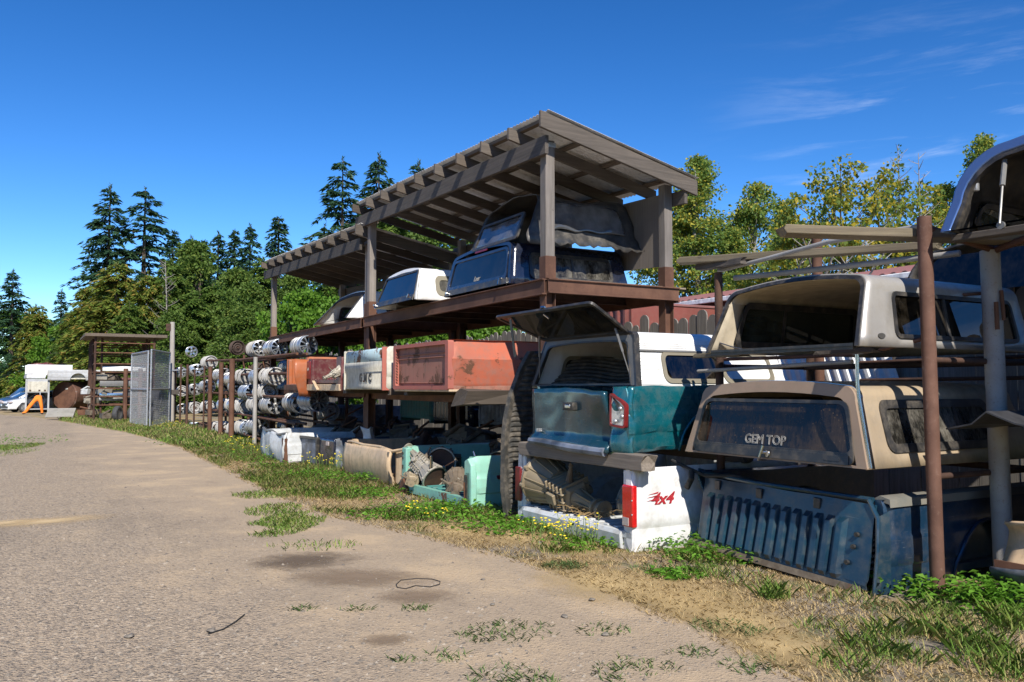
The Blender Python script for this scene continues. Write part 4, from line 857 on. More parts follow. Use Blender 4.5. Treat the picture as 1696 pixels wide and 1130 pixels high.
ang = R(64); hz = .60; hy = c.ym(0, .56)-.02; up = lambda x, d, o: (x, hy-d*math.sin(ang)-o*math.cos(ang), hz-.02+d*math.cos(ang)-o*math.sin(ang))
lg = [(-.90,0),(.86,0),(1.0,.68),(-1.12,.68)]
q = MB(); q.ring(rpoly(lg, .08), rpoly([(-.855,.05),(.815,.05),(.955,.635),(-1.075,.635)], .06), up, -.014, .014); w = q.build('lifted_window', M['trim'], t)
q = MB(); q.prism(rpoly([(-.87,.03),(.83,.03),(.97,.65),(-1.09,.65)], .06), -.003, .003, up); q.build('pane', M['glassclear'], w)
q = MB(); q.prism(rpoly([(-.76,.005),(.76,.005),(.80,.10),(-.72,.10)], .03), -.02, -.012, up); q.build('lower_band', M['greytrim'], w)
q = MB(); q.bar(up(0,.60,-.02), up(.05,.70,-.02), .05, .02); q.tube([up(.0,.62,.03), up(.06,.57,.06)], .012, 6); q.build('latch', M['chrome'], w)
for sg in (-1, 1): q = MB(); e = Vector(up(sg*.79,.16,.02)); f2 = Vector(c.ym(0,.1) and (sg*.93, c.ym(0,.12), .12)); q.tube([e, e.lerp(f2,.5)], .014, 6); q.tube([e.lerp(f2,.5), f2], .007, 6); q.build('gas_strut', M['greytrim'], t)
q = MB(); e = Vector(up(-.82,.60,.02)); q.bar(e, e+Vector((.03,.05,-.46)), .055, .006, (0,1,0)); q.build('strap', M['trim'], t)
# dark navy canopy on the high shelf with the black soft top on its roof
t = wthing('truck_canopy', 'dark navy canopy with a mirror dark rear window on the high shelf', 'truck canopy', 11.44, 5.75, SHELFZ+.01, 0, 'truck canopies on the roofed shelves')
c = Can(t, 2.21, .14, 2.1, .64, .16, .05, .12, -.1); wr = [(.35,1.80,.12,.46)]; c.shell(M['navy'], wr, wr)
c.window(1, .35,1.80,.12,.46, M['trim'], M['glassside'], .05, .08, (1.1,)); c.window(-1, .35,1.80,.12,.46, M['trim'], M['glassdark'], .05, .08); fn = c.rear()
q = MB(); q.ring(rpoly([(-1.0,.06),(1.0,.06),(.92,.57),(-.92,.57)], .1), rpoly([(-.95,.14),(.95,.14),(.88,.53),(-.88,.53)], .08), fn, -.02, .03); w = q.build('rear_window', M['navy'], t)
q = MB(); q.prism(rpoly([(-.97,.10),(.97,.10),(.90,.55),(-.90,.55)], .08), .008, .014, fn); q.build('pane', M['glassnavy'], w)
q = MB(); q.prism([(-1.05,.0),(1.05,.0),(1.03,.09),(-1.03,.09)], .02, .045, fn); q.build('rear_bar', M['trim'], t)
q = MB(); q.ring(c.rear_out(0), c.rear_out(.05, .0), fn, -.01, .02); q.build('rear_frame', M['navy'], t)
q = MB(); q.prism(rrect(-.20,.20,.605,.635,.012), .0, .022, fn); q.build('brake_light', M['lampdark'], t)
q = MB(); text_mb(q, 'Leer', .11, lambda x, y, z: fn(x+.02, y+.15, .018+z), shear=.3, depth=.004); q.build('lettering', M['letter'], t)
q = MB(); q.tube([fn(.88,.09,.03), fn(.88,.09,.08), fn(.88,.0,.08)], .015, 6); q.tube([fn(-.95,.05,.03), fn(-.95,.05,.07)], .018, 6); q.build('latch', M['chrome'], t)
t = wthing('soft_canopy', 'sagging black vinyl soft top with clear side window lying on the navy canopy', 'soft top', 11.05, 5.88, SHELFZ+.60, 0)
c = Can(t, 1.95, .22, 2.05, .76, .17, .06, .32, -.22); q = MB(); ny = 26; rings = []
for i in range(ny+1):
    y = c.L*i/ny; rings.append([(x*(1+.04*(z < .05)), c.ym(y, z), z-.05*math.sin(math.pi*i/ny)**2*(z/.7)*(1-abs(x)*.6) - (.05*abs(math.sin(i*1.9)) if z < .02 else 0)) for x, z in c.prof((.08,.16,.24,.32,.40))])
q.loft(rings, False, False); q.dent(.055, 2.6, 3); q.dent(.022, 8, 5); q.build('fabric', M['canvas'], t, smooth=60, solid=.012)
fn = c.side(1); q = MB(); qq = [[fn(.40+1.35*i/20, .20+.42*j/10, .035) for j in range(11)] for i in range(21)]; q.loft(qq, False, False); q.dent(.045, 4.5, 9); q.build('side_window', M['vinylwin'], t, smooth=70, solid=.006)
fn = c.rear(); q = MB(); qq = [[fn(-.66+1.32*i/16, .10+.34*j/8, .045) for j in range(9)] for i in range(17)]; q.loft(qq, False, False); q.dent(.02, 2.2, 4); q.build('rear_window', M['vinylwin'], t, smooth=70, solid=.006)
q = MB(); q.ring(rpoly([(-.72,.06),(.72,.06),(.66,.48),(-.66,.48)], .06), rpoly([(-.66,.11),(.66,.11),(.61,.44),(-.61,.44)], .06), fn, .03, .06); q.build('window_binding', M['canvas'], t)
# white canopy with khaki side window
t = wthing('truck_canopy', 'white canopy with sky reflecting rear glass between two shed posts', 'truck canopy', 13.98, 5.42, SHELFZ+.01, 0, 'truck canopies on the roofed shelves')
c = Can(t, 2.02, .28, 2.1, .575, .15, .045, .18, -.1); wr = [(.42,1.6,.12,.40)]; c.shell(M['white'], wr, wr); fn = c.rear()
c.window(1, .42,1.6,.12,.40, M['beigetrim'], M['glassgrey'], .08, .09); c.window(-1, .42,1.6,.12,.40, M['beigetrim'], M['glassgrey'], .09, .09)
q = MB(); q.ring(rpoly([(-.93,.02),(.93,.02),(.76,.54),(-.76,.54)], .05), rpoly([(-.89,.10),(.89,.10),(.73,.51),(-.73,.51)], .04), fn, -.01, .03); w = q.build('rear_window', M['trim'], t)
q = MB(); q.prism(rpoly([(-.90,.07),(.90,.07),(.74,.52),(-.74,.52)], .05), .008, .014, fn); q.build('pane', M['glassnavy'], w)
q = MB(); q.prism([(-.94,.0),(.94,.0),(.92,.08),(-.92,.08)], .03, .045, fn); q.build('rear_bar', M['trim'], t); q = MB(); q.ring(c.rear_out(0), c.rear_out(.06,.0), fn, -.02, .012); q.build('rear_frame', M['white'], t)
q = MB(); q.tube([fn(.78,.05,.03), fn(.78,.05,.09), fn(.82,.1,.09)], .016, 6); q.tube([fn(-.9,.05,.03), fn(-.9,.05,.08)], .016, 6); q.build('latch', M['chrome'], t)
# rounded white canopy open at the rear
t = wthing('truck_canopy', 'rounded white canopy with an open rear and black gasket, farthest on the shelf', 'truck canopy', 18.45, 5.60, SHELFZ+.01, 0, 'truck canopies on the roofed shelves')
c = Can(t, 2.5, .30, 2.3, .64, .24, .05, .55, -.1); wr = [(.95,2.0,.12,.42)]; wl = [(.6,1.9,.08,.40)]; c.shell(M['white'], wr, wl); fn = c.rear()
c.window(1, .95,2.0,.12,.42, M['trim'], M['glassdark'], .05, .08); c.window(-1, .6,1.9,.08,.40, M['trim'], M['glassgreen'], .06, .08)
q = MB(); q.ring(c.rear_out(.03), c.rear_out(.12), fn, -.02, .012); q.build('rear_seal', M['trim'], t)
q = MB(); q.prism([(.62,.06),(.74,.06),(.68,.14)], .0, .008, c.side(1)); q.build('badge', M['decal'], t)
# blue canopy on top at the right edge
t = wthing('truck_canopy', 'blue metallic canopy with an open rear resting on lumber at the upper right', 'truck canopy', 3.05, 6.18, 2.86, .04, 'truck canopies on the open pipe racks')
c = Can(t, 2.05, .20, 2.2, .64, .40, .05, .15, -.1); wl = [(.30,1.9,.06,.24)]; c.shell(M['blue'], wl, wl, .035); ci = Can(t, 1.95, .20, 2.15, .59, .37, .04, .15, -.1); ci.shell(M['trim'], wl, wl, .006, name='headliner')
c.window(-1, .30,1.9,.06,.24, M['trim'], M['glassgreen'], .04, .07); c.window(1, .30,1.9,.06,.24, M['trim'], M['glassdark'], .06, .12); fn = c.rear()
ci.window(-1, .30,1.9,.06,.22, M['trim'], M['glassgreen'], .04, .07, (), 'inner_window_frame', -.045)
q = MB(); q.ring(c.rear_out(.0), c.rear_out(.085), fn, -.03, .012); q.build('rear_frame', M['blue'], t, smooth=60, bevel=.012)
q = MB(); q.ring(c.rear_out(.085), c.rear_out(.12), fn, -.06, .004); q.build('rear_seal', M['trim'], t)
q = MB(); q.tube([fn(-.60,.50,-.05), fn(-.56,.28,.02)], .020, 8); q.tube([fn(-.56,.28,.02), fn(-.53,-.02,.06)], .009, 6); q.lathe([(.001,0),(.03,0),(.03,.02),(.001,.02)], 10, 'y', fn(-.53,-.03,.05)); q.build('gas_strut', M['greytrim'], t)
q = MB(); q.box(-.86,-.79,.12,.16,.30,.40); q.build('latch', M['galv'], t, bevel=.01)
# black canopy seen behind the silver one
t = wthing('truck_canopy', 'black canopy whose arched roof shows behind the silver canopy', 'truck canopy', 5.0, 8.35, 2.55, 0, 'truck canopies on the open pipe racks')
c = Can(t, 2.3, .3, 1.9, .60, .34, .06, .2, -.1); c.shell(M['trim']); fn = c.rear()
q = MB(); q.prism(rpoly([(-.85,.08),(.85,.08),(.7,.5),(-.7,.5)], .08), .0, .01, fn); q.build('rear_window', M['glassnavy'], t)

t = wthing('truck_canopy', 'dark canopy stored on the rack at the right edge beyond the grey pipe', 'truck canopy', 2.98, 6.95, 1.42, 0, 'truck canopies on the open pipe racks')
c = Can(t, 1.86, .16, 2.0, .62, .14, .04, .15, -.1); wr = [(.35,1.6,.12,.40)]; c.shell(M['trim'], wr, wr); fn = c.rear()
c.window(1, .35,1.6,.12,.40, M['trim'], M['glassdark'], .05, .07); c.window(-1, .35,1.6,.12,.40, M['trim'], M['glassdark'], .05, .07)
q = MB(); q.ring(rpoly([(-.84,.04),(.84,.04),(.76,.56),(-.76,.56)], .08), rpoly([(-.78,.10),(.78,.10),(.71,.52),(-.71,.52)], .06), fn, -.02, .02); w = q.build('rear_window', M['trim'], t); q = MB(); q.prism(rpoly([(-.80,.08),(.80,.08),(.72,.54),(-.72,.54)], .06), .004, .01, fn); q.build('pane', M['glassdark'], w)
# ------------------------------------------------------------------ open pipe rack at the right
t = wthing('pipe_rack', 'rack of rusty and grey steel pipes carrying the silver and tan canopies', 'pipe rack', 4.2, 6.2); L = Lf(4.2, 6.2)
def pipe(pts, r, m, nm='rail', n=12): q = MB(); q.tube([L(*p) for p in pts], r, n); return q.build(nm, M[m], t)
pipe([(4.215,6.2,-.1),(4.25,6.2,3.02)], .056, 'rustpipe', 'post', 20); pipe([(4.16,7.0,-.1),(4.20,7.0,2.80)], .078, 'greypipe', 'post', 20)
pipe([(6.68,6.25,-.1),(6.68,6.25,2.86)], .042, 'rustdark', 'post', 14); pipe([(6.66,7.6,-.1),(6.66,7.6,2.86)], .045, 'rustdark', 'post', 14)
pipe([(4.2,8.4,-.1),(4.2,8.4,2.8)], .06, 'rustdark', 'post', 14); pipe([(1.9,6.4,-.1),(1.9,6.4,2.8)], .06, 'rustpipe', 'post', 14)
pipe([(8.0,9.3,-.1),(8.0,9.3,3.86)], .07, 'rustred', 'post', 14)
pipe([(6.75,6.32,2.89),(6.0,6.25,2.915),(5.2,6.2,2.96),(4.28,6.2,2.95)], .022, 'greypipe'); pipe([(4.28,6.2,2.95),(4.16,7.0,2.80),(3.2,6.5,2.86),(1.9,6.4,2.84)], .032, 'rustpipe')
pipe([(6.68,6.3,1.935),(5.6,6.2,1.925),(4.95,6.15,1.93),(4.6,6.15,1.965),(4.3,6.2,2.03)], .018, 'rustpipe'); pipe([(6.9,6.15,1.81),(4.85,6.05,1.86)], .020, 'greypipe')
pipe([(6.6,6.4,2.80),(5.9,6.6,2.80),(4.4,6.9,2.80)], .028, 'greypipe')
pipe([(4.3,7.15,2.46),(4.5,6.9,2.44),(5.0,6.6,2.60)], .016, 'rustpipe'); pipe([(4.1,6.98,2.45),(4.08,6.97,2.2)], .016, 'rust'); pipe([(4.10,6.90,2.35),(4.095,6.90,2.12)], .018, 'rust')
for z in (1.86, .93): pipe([(6.66,7.5,z),(4.2,7.5,z)], .03, 'rustdark'); pipe([(4.24,6.2,z),(4.2,8.4,z)], .025, 'rustdark'); pipe([(6.68,6.25,z),(6.66,7.6,z)], .025, 'rustdark')
pipe([(6.7,8.5,1.72),(4.0,8.5,1.74)], .022, 'rustdark'); pipe([(6.7,8.5,1.93),(4.0,8.5,1.95)], .022, 'rustdark')
pipe([(3.95,7.3,2.5),(3.75,7.6,1.0)], .03, 'rustdark', 'brace')
q = MB(); q.tube([L(4.42,5.57,1.90), L(4.42,5.57,1.68), L(4.41,5.57,1.57), L(4.33,5.585,1.02)], .014, 8); q.build('chrome_bar', M['chrome'], t)
def lumber(label, pts, w, h, m='lichen0', name='lumber', seed=1):
    A, B = [Vector(uv(*p)) for p in pts]; d = B-A; r = thing(name, label, 'lumber', A, math.atan2(d.y, d.x)); ln = math.hypot(d.x, d.y); q = MB(); rr = random.Random(seed); n = 12
    q.loft([[(ln*i/n+(rr.uniform(-.03,.05) if i in (0, n) else 0), o+.006*math.sin(i+o*9), z+d.z*i/n) for o, z in ((-w/2,0),(0,rr.uniform(-.004,.004)),(w/2,0),(w/2,h*.5),(w/2,h),(0,h+rr.uniform(-.004,.004)),(-w/2,h),(-w/2,h*.5))] for i in range(n+1)])
    o = q.build('plank', M[m], r, smooth=0, bevel=.008); return r
lumber('rough split board with lichen, sticking out past the thick rusty post', [(4.95,5.35,2.905),(3.6,7.6,2.80)], .22, .075, seed=3)
lumber('long weathered board under the thin grey pipe, left of the silver canopy', [(7.05,6.05,2.98),(4.6,6.9,2.86)], .15, .07, seed=4)
lumber('short weathered board on the thin dark rear post', [(6.95,6.2,2.905),(6.30,6.25,2.90)], .12, .065, 'wood0', seed=5)
lumber('grey board carrying the blue canopy at the upper right', [(4.1,6.35,2.80),(2.0,6.5,2.80)], .12, .055, 'wood0', seed=6)
lumber('second grey board further back carrying the blue canopy', [(4.1,7.6,2.80),(2.0,7.7,2.80)], .12, .055, 'wood0', seed=7)
lumber('short wooden block under the left corner of the silver canopy', [(6.75,6.0,1.945),(6.1,6.02,1.945)], .10, .045, 'lichen0', seed=8)
lumber('short wooden block under the right corner of the silver canopy', [(4.95,5.75,1.915),(4.45,5.85,1.925)], .12, .04, 'wood0', seed=9)
lumber('wooden block in the dark under the left end of the tan canopy', [(6.5,6.2,.945),(5.9,6.2,.945)], .1, .05, 'wood0', seed=10)
t = wthing('tin_sheet', 'bent dark tin sheet hooked on the thick grey pipe', 'tin sheet', 3.85, 6.75, 1.33, .0); q = MB(); pr = [(-.33,-.01),(-.12,.05),(.0,.13),(.22,.03),(.75,-.05)]
q.loft([[(x, y0, z+.02*math.sin(x*9)) for x, z in pr] for y0 in (-.45, -.1, .25, .6)], False, False); q.build('sheet', M['tin'], t, smooth=0, solid=.012)
t = wthing('ribbed_panel', 'white ribbed metal panel fixed to the fence behind the tan canopy', 'metal panel', 10.0, 9.45, 1.2, 0); q = MB(); corrugated(q, 0, 3.3, .0, 1.05, lambda a, h, o: (a-h*.35, o, h), .16, .02, True); q.build('panel', M['white'], t, smooth=0, solid=.01)
# ------------------------------------------------------------------ pickup beds
SEC = [(-.035,0),(-.006,.06),(.0,.20),(.002,.29),(.015,.315),(.017,.42),(.008,.60),(-.005,.63),(-.006,.78),(-.012,.93),(-.03,1.0)]
class Bed:
    def __init__(s, root, Wd, L, H, m, inner=None, arch=(1.25,.44), thick=.11, zf=.16, stake=None, sec=SEC, dent=0, dseed=1, scrape=None, left=True):
        s.root, s.W, s.L, s.H, s.thick, s.zf = root, Wd, L, H, thick, zf; inner = inner or m; s.sec = [(o, z*H if z <= 1 else z) for o, z in [(o, z) for o, z in sec]]
        ys = sorted(set([0,.04,.10,.18,.26,.34,.42]+[L*i/26 for i in range(27)]+[arch[0]+arch[1]*math.cos(R(a)) for a in range(0,181,12)]))
        ys = [y for y in ys if 0 <= y <= L]
        zl_ = sorted(set([round(z, 4) for o, z in s.sec]+[round(H*k/7, 4) for k in range(8)]))
        for sg in (1, -1):
            if sg < 0 and not left: continue
            q = MB(); rings = []
            for y in ys:
                d = abs(y-arch[0]); zb = math.sqrt(max(0, arch[1]**2-d*d)); zb = min(zb*1.0, H-.14); ring = []; e = max(0, 1-y/.10)
                for z in zl_:
                    zz = max(z, zb); ring.append((sg*(Wd/2+s.off(zz)-.035*e*e), y, zz))
                ring += [(sg*(Wd/2-.035), y, H+.012), (sg*(Wd/2-thick), y, H), (sg*(Wd/2-thick), y, max(zf*.5, zb))]
                rings.append(ring)
            q.loft(rings)
            if dent: q.dent(dent, 1.6, dseed+sg); q.dent(dent*.35, 6, dseed+sg+2)
            o = q.build('side_panel', m, root, smooth=34)
            if arch[1] > .05:
                q = MB(); q.tube([(sg*(Wd/2+s.off(min(H-.14, arch[1]*math.sin(R(a))))+.004), arch[0]+arch[1]*math.cos(R(a)), min(H-.14, arch[1]*math.sin(R(a)))) for a in range(0,181,10)], .016, 6); q.build('arch_lip', m, o)
        q = MB(); q.box(-Wd/2+.05, Wd/2-.05, .0, L, zf-.07, zf)
        n = 12
        for i in range(n): x = -Wd/2+.2+(Wd-.4)*i/(n-1); q.box(x-.035, x+.035, .05, L-.05, zf, zf+.016)
        q.build('floor', inner, root, smooth=0, bevel=.006)
        for sg in (1, -1):
            q = MB(); q.loft([[(sg*(Wd/2-thick-.0), arch[0]+arch[1]*1.02*math.cos(R(a)), zf+max(0, arch[1]*math.sin(R(a))-zf+.04)) for a in range(0,181,15)], [(sg*(Wd/2-thick-.20), arch[0]+arch[1]*1.0*math.cos(R(a)), zf+max(0, arch[1]*math.sin(R(a))-zf)) for a in range(0,181,15)]])
            if arch[1] > .05: q.build('wheel_tub', inner, root)
    def off(s, z):
        for (o0, z0), (o1, z1) in zip(s.sec, s.sec[1:]):
            if z <= z1+1e-6: return o0+(o1-o0)*max(0, (z-z0))/(z1-z0)
        return s.sec[-1][0]
    def bulkhead(s, m, y=None, ribs=11, name='bulkhead', dent=0):
        y = s.L-.05 if y is None else y; w = s.W-.12; q = MB(); corrugated(q, -w/2, w/2, s.zf, s.H-.05, lambda a, h, o: (a, y+o, h), w/ribs, .014, True); q.build(name, m, s.root, smooth=0, solid=.02)
    def lamp(s, sg, z0, z1, w, m, d=.02, name='tail_lamp'):
        x1 = sg*(s.W/2+.004); x0 = sg*(s.W/2-w); q = MB(); a, b = min(x0,x1), max(x0,x1)
        q.box(a, b, -.022, .04, z0, z1); o = q.build(name, m, s.root, bevel=.016, segs=3); return o
    def stakes(s, m, w=.14, z0=0):
        for sg in (1, -1):
            q = MB(); a, b = sorted((sg*(s.W/2-.015), sg*(s.W/2-w))); q.box(a, b, .012, .10, z0, s.H-.004); q.build('stake_post', m, s.root, bevel=.022, segs=3)
def bedthing(label, u, v, z=0, rot=0, group='pickup beds stacked along the row', tilt=(0,0)): return wthing('pickup_bed', label, 'pickup bed', u, v, z, rot, group, tilt)
# white bed at the front, tailgate gone
t = bedthing('open white bed with red tail lamp and red lettering, standing on the grass', 7.90, 5.14)
b = Bed(t, 2.36, 2.3, .82, M['white_bed'], M['oldwhite'], arch=(1.36,.50), thick=.13, zf=.20)
b.stakes(M['white_bed'], .20); b.bulkhead(M['oldwhite'])
o = b.lamp(1, .25, .665, .175, M['lampred']); q = MB(); q.box(1.02,1.12,-.028,-.02,.265,.345); q.build('reverse_lens', M['lampclear'], o)
for z in (.38,.52): q = MB(); q.lathe([(.001,-.004),(.008,-.003),(.009,0)], 8, 'y', (1.172,-.021,z)); q.build('screw', M['galv'], o)
b.lamp(-1, .25, .665, .13, M['lampdark'])
q = MB(); q.loft([[(x, -.02, .02),(x, .05, .0),(x,.05,.19),(x,.0,.205),(x,-.03,.16)] for x in (-.98, .98)]); q.build('sill', M['oldwhite'], t, smooth=20, bevel=.008)
q = MB(); fs = lambda x, y, z: (b.W/2+b.off(.45+y)+.004+z, x, y+.47)
text_mb(q, '4x4', .155, lambda x, y, z: fs(.335+x*1.25, y, z), shear=.45, spacing=.95, depth=.003, offset=.004); q.build('lettering', M['decal'], t)
q = MB()
for k in range(3): q.prism([(.14+k*.02,.035+k*.03),(.31,.06+k*.03),(.30,.045+k*.03)], .0, .003, lambda a, c_, d: fs(a, c_, d))
q.build('stripe', M['decal'], t, smooth=0)
q = MB(); q.lathe([(.001,-.01),(.03,-.008),(.03,0)], 14, 'y', (-1.09,.012,.62)); q.lathe([(.001,-.01),(.025,-.008),(.025,0)], 14, 'y', (-1.08,.012,.72)); q.box(-1.09,-1.06,.0,.013,.30,.60); q.build('latch_hole', M['trim'], t)
# teal bed on the timber
tm = lumber('thick square sawn timber between the white bed and the crushed teal bed', [(8.95,5.18,.82),(6.55,5.20,.82)], .17, .155, 'timber0', 'lumber', 21)
lumber('second square timber further back under the crushed teal bed', [(8.95,6.7,.82),(6.75,6.7,.82)], .17, .15, 'timber0', 'lumber', 22)
t = bedthing('crushed teal bed with a broken tail lamp on a timber above the white bed', 7.76, 5.17, .985, .0); t.scale = (.94, 1, 1)
b = Bed(t, 2.0, 2.0, .66, M['teal'], M['tealdark'], arch=(1.06,.40), thick=.13, zf=.12, dent=.035, dseed=4)
b.bulkhead(M['tealdark'])
q = MB(); n = 26; rows = 12; G = []
for i in range(n+1):
    x = -.98+1.70*i/n; f = max(0, (x-.1)/.62)
    G.append([(x, -.03-.05*math.sin(max(0,(x+.2))*2.4)+.05*f*math.sin(j/rows*5)-.05*(j/rows < .12), .015+.625*j/rows-.03*f*f) for j in range(rows+1)])
q.loft(G, False, False); q.dent(.020, 2.4, 6); q.dent(.007, 8, 3); tg = q.build('tailgate', M['tealdark'], t, smooth=50, solid=.05)
q = MB(); q.box(-.13,.09,-.125,-.05,.40,.49); q.build('handle', M['blackplastic'], tg, bevel=.012); q = MB(); q.box(-.06,.05,-.140,-.10,.425,.465); q.build('grip', M['chrome'], tg, bevel=.008)
q = MB(); text_mb(q, '4 8', .06, lambda x, y, z: (x-.78, -.055+z, y+.13), depth=.05); q.build('emblem', M['galv'], tg)
q = MB(); q.tube([(-.99,-.05,.03),(-.5,-.10,.02),(.1,-.12,-.01),(.70,-.11,-.02)], .045, 8); q.dent(.03, 4, 8); q.build('bumper_strip', M['bluegrey'], t)
q = MB(); q.box(.74,1.02,-.055,.05,-.02,.655); q.M = Matrix(); q2 = MB()
G = [[(.735+.28*i/10, -.055-.02*math.sin(j*.8)+.09*(i/10)**3, -.04+.70*j/14) for j in range(15)] for i in range(11)]; q2.loft(G, False, False); q2.dent(.022, 4, 11); q2.build('corner_panel', M['teal'], t, smooth=50, solid=.03)
q = MB(); fnl = lambda a, c_, d: (a, -.075-d+.07*((a-.735)/.28)**3, c_); q.ring(rpoly([(.755,.26),(.975,.24),(.99,.48),(.93,.53),(.765,.60)], .03), rpoly([(.775,.28),(.96,.265),(.97,.46),(.92,.51),(.785,.57)], .02), fnl, -.03, .014); l = q.build('lamp_housing', M['lampdark'], t)
q = MB(); q.prism(rpoly([(.77,.275),(.965,.26),(.975,.47),(.92,.515),(.78,.575)], .02), -.012, .0, fnl); q.build('reflector', M['reflector'], l)
for a, c_ in ((.85,.31),(.92,.44),(.94,.36)): q = MB(); q.lathe([(.001,-.02),(.018,-.015),(.024,0)], 12, 'y', fnl(a, c_, .004)); q.build('socket', M['galv'], l)
q = MB(); q.prism([(.80,.56),(.90,.49),(.935,.44),(.89,.44)], .0, .01, fnl); q.build('bracket', M['trim'], l, smooth=0)
# bed liner standing on end behind the white bed
t = wthing('bed_liner', 'black ribbed bed liner standing upright at the left of the white bed', 'bed liner', 9.22, 5.04)
prof = [(.05,0),(.0,.35),(.0,.8),(.03,1.25),(.10,1.55),(.22,1.85),(.36,2.10)]
def lin_x(z):  # how far the front edge has moved back into the stack at height z
    for (a0, z0), (a1, z1) in zip(prof, prof[1:]):
        if z <= z1: return a0+(a1-a0)*(z-z0)/(z1-z0)
    return prof[-1][0]
q = MB(); nz = 132; G = []
for i in range(nz+1):
    z = 2.10*i/nz; k = (i % 4); o = .009 if k in (1,2) else -.008; G.append([(o*w_+.05*max(0, z-1.4), lin_x(z)+.07+yy, z) for yy, w_ in ((-.02,0),(.03,1),(.3,1),(.8,1),(1.4,1))])
q.loft(G, False, False); q.build('ribbed_wall', M['liner'], t, smooth=0, solid=.012)
q = MB(); rings = []
for z in [2.1*i/24 for i in range(25)]: e = lin_x(z); x = .05*max(0, z-1.4); rings.append([(x-.06, e+.08, z), (x-.07, e, z), (x-.03, e-.035, z), (x+.024, e-.01, z), (x+.018, e+.05, z), (x-.02, e+.09, z)])
q.loft(rings); q.dent(.012, 3, 2); q.build('lip', M['liner'], t, smooth=40)
q = MB(); G = []; nr_ = 44
for i in range(nr_+1):
    f_ = i/nr_; k = i % 4; o = .012 if k in (1,2) else -.010
    G.append([(.02+1.93*j/12, .50+.28*f_+.55*math.sin(j/12*math.pi)**.7+o+(.05*math.sin(j*1.7) if i > nr_-3 else 0), 1.50+.50*f_+.03*math.sin(j*.9)) for j in range(13)])
q.loft(G, False, False); q.build('ribbed_floor', M['liner'], t, smooth=0, solid=.012)
t = wthing('fender_liner', 'curved black plastic fender liner propped inside the white canopy', 'fender liner', 7.75, 6.1, 1.60); q = MB(); q.loft([[(.42*math.cos(R(a))+.1, y, .42*math.sin(R(a))) for a in range(20,165,12)] for y in (0,.12,.25)], False, False); q.build('shell', M['blackplastic'], t, solid=.012)
# blue green bed turned round so that its ribbed front wall faces the road
t = bedthing('blue green bed with a ribbed end wall, under the tan canopy', 5.52, 5.90, .015, .0, tilt=(0, R(1.2)))
b = Bed(t, 2.16, 2.5, .74, M['dkblue'], M['bgreen'], arch=(1.35,.50), thick=.12, zf=.14, dent=.008)
q = MB(); w = 1.98; nn = 14; pts = []
for i in range(nn):
    x0 = -w/2+.04+i*(w-.30)/nn; d = (w-.30)/nn
    pts += [(x0, 0), (x0+d*.30, 0), (x0+d*.42, -.038), (x0+d*.86, -.038)]
pts += [(w/2-.24, 0), (w/2, 0)]; pts = [(-w/2, 0)]+pts
rows = [(.08,.3),(.12,1),(.52,1),(.56,.0)]
q.loft([[(a, o*k-.02-.20*(.72-z), z) for a, o in pts] for z, k in [(.04,0),(.085,0)]+rows+[(.70,0)]], False, False); q.dent(.012, 2.2, 5); wl_ = q.build('ribbed_wall', M['bgreen'], t, smooth=0, solid=.02)
q = MB(); q.tube([(-1.06,.0,.735),(-.3,-.01,.72),(.5,-.01,.73),(.95,.0,.735)], .022, 8); q.build('top_edge', M['bgreen'], t)
q = MB(); q.loft([[(x,-.19,.02+dz),(x,-.06,.0+dz),(x,-.06,.05+dz),(x,-.17,.07+dz)] for x, dz in ((-1.08,.02),(0,.0),(.95,-.01))]); q.build('bottom_flange', M['dirtyiron'], t, smooth=0)
for x, z in ((-.80,.645),(-.25,.635),(.42,.64)): q = MB(); q.box(x-.035,x+.035,-.055,-.02,z-.045,z+.045); q.build('slot', M['trim'], t, bevel=.006)
for x, z in ((.80,.22),(.86,.45),(.84,.35)): q = MB(); q.lathe([(.02,-.03),(.02,-.005)], 10, 'y', (x,-.02-.20*(.72-z),z)); q.build('bolt_hole', M['trim'], t)
q = MB(); q.tube([(.93,-.03,.735),(1.03,-.05,.60),(1.055,-.09,.35),(1.07,-.16,.0)], [.018,.02,.016,.016], 6); q.loft([[(1.04,-.05,.62),(1.06,-.09,.35),(1.075,-.15,.03)],[(1.07,.03,.66),(1.09,.03,.35),(1.085,.03,.0)]], False, False); q.build('corner_seam', M['bgreen'], t)
q = MB(); q.loft([[(.93,.02,.74),(1.08,.02,.715),(1.09,.02,.69),(1.085,.02,.755),(.99,.02,.775)],[(.93,2.45,.74),(1.08,2.45,.715),(1.09,2.45,.69),(1.085,2.45,.755),(.99,2.45,.775)]]); q.build('top_rail', M['bgreyrail'], t, smooth=60)
q = MB(); G = [[(-1.08-.03*math.sin(j), -.02+.06*i, .06+.70*j/8) for j in range(9)] for i in range(4)]; q.loft(G, False, False); q.dent(.06, 5, 3); q.build('torn_corner', M['tealdark'], t, solid=.01)
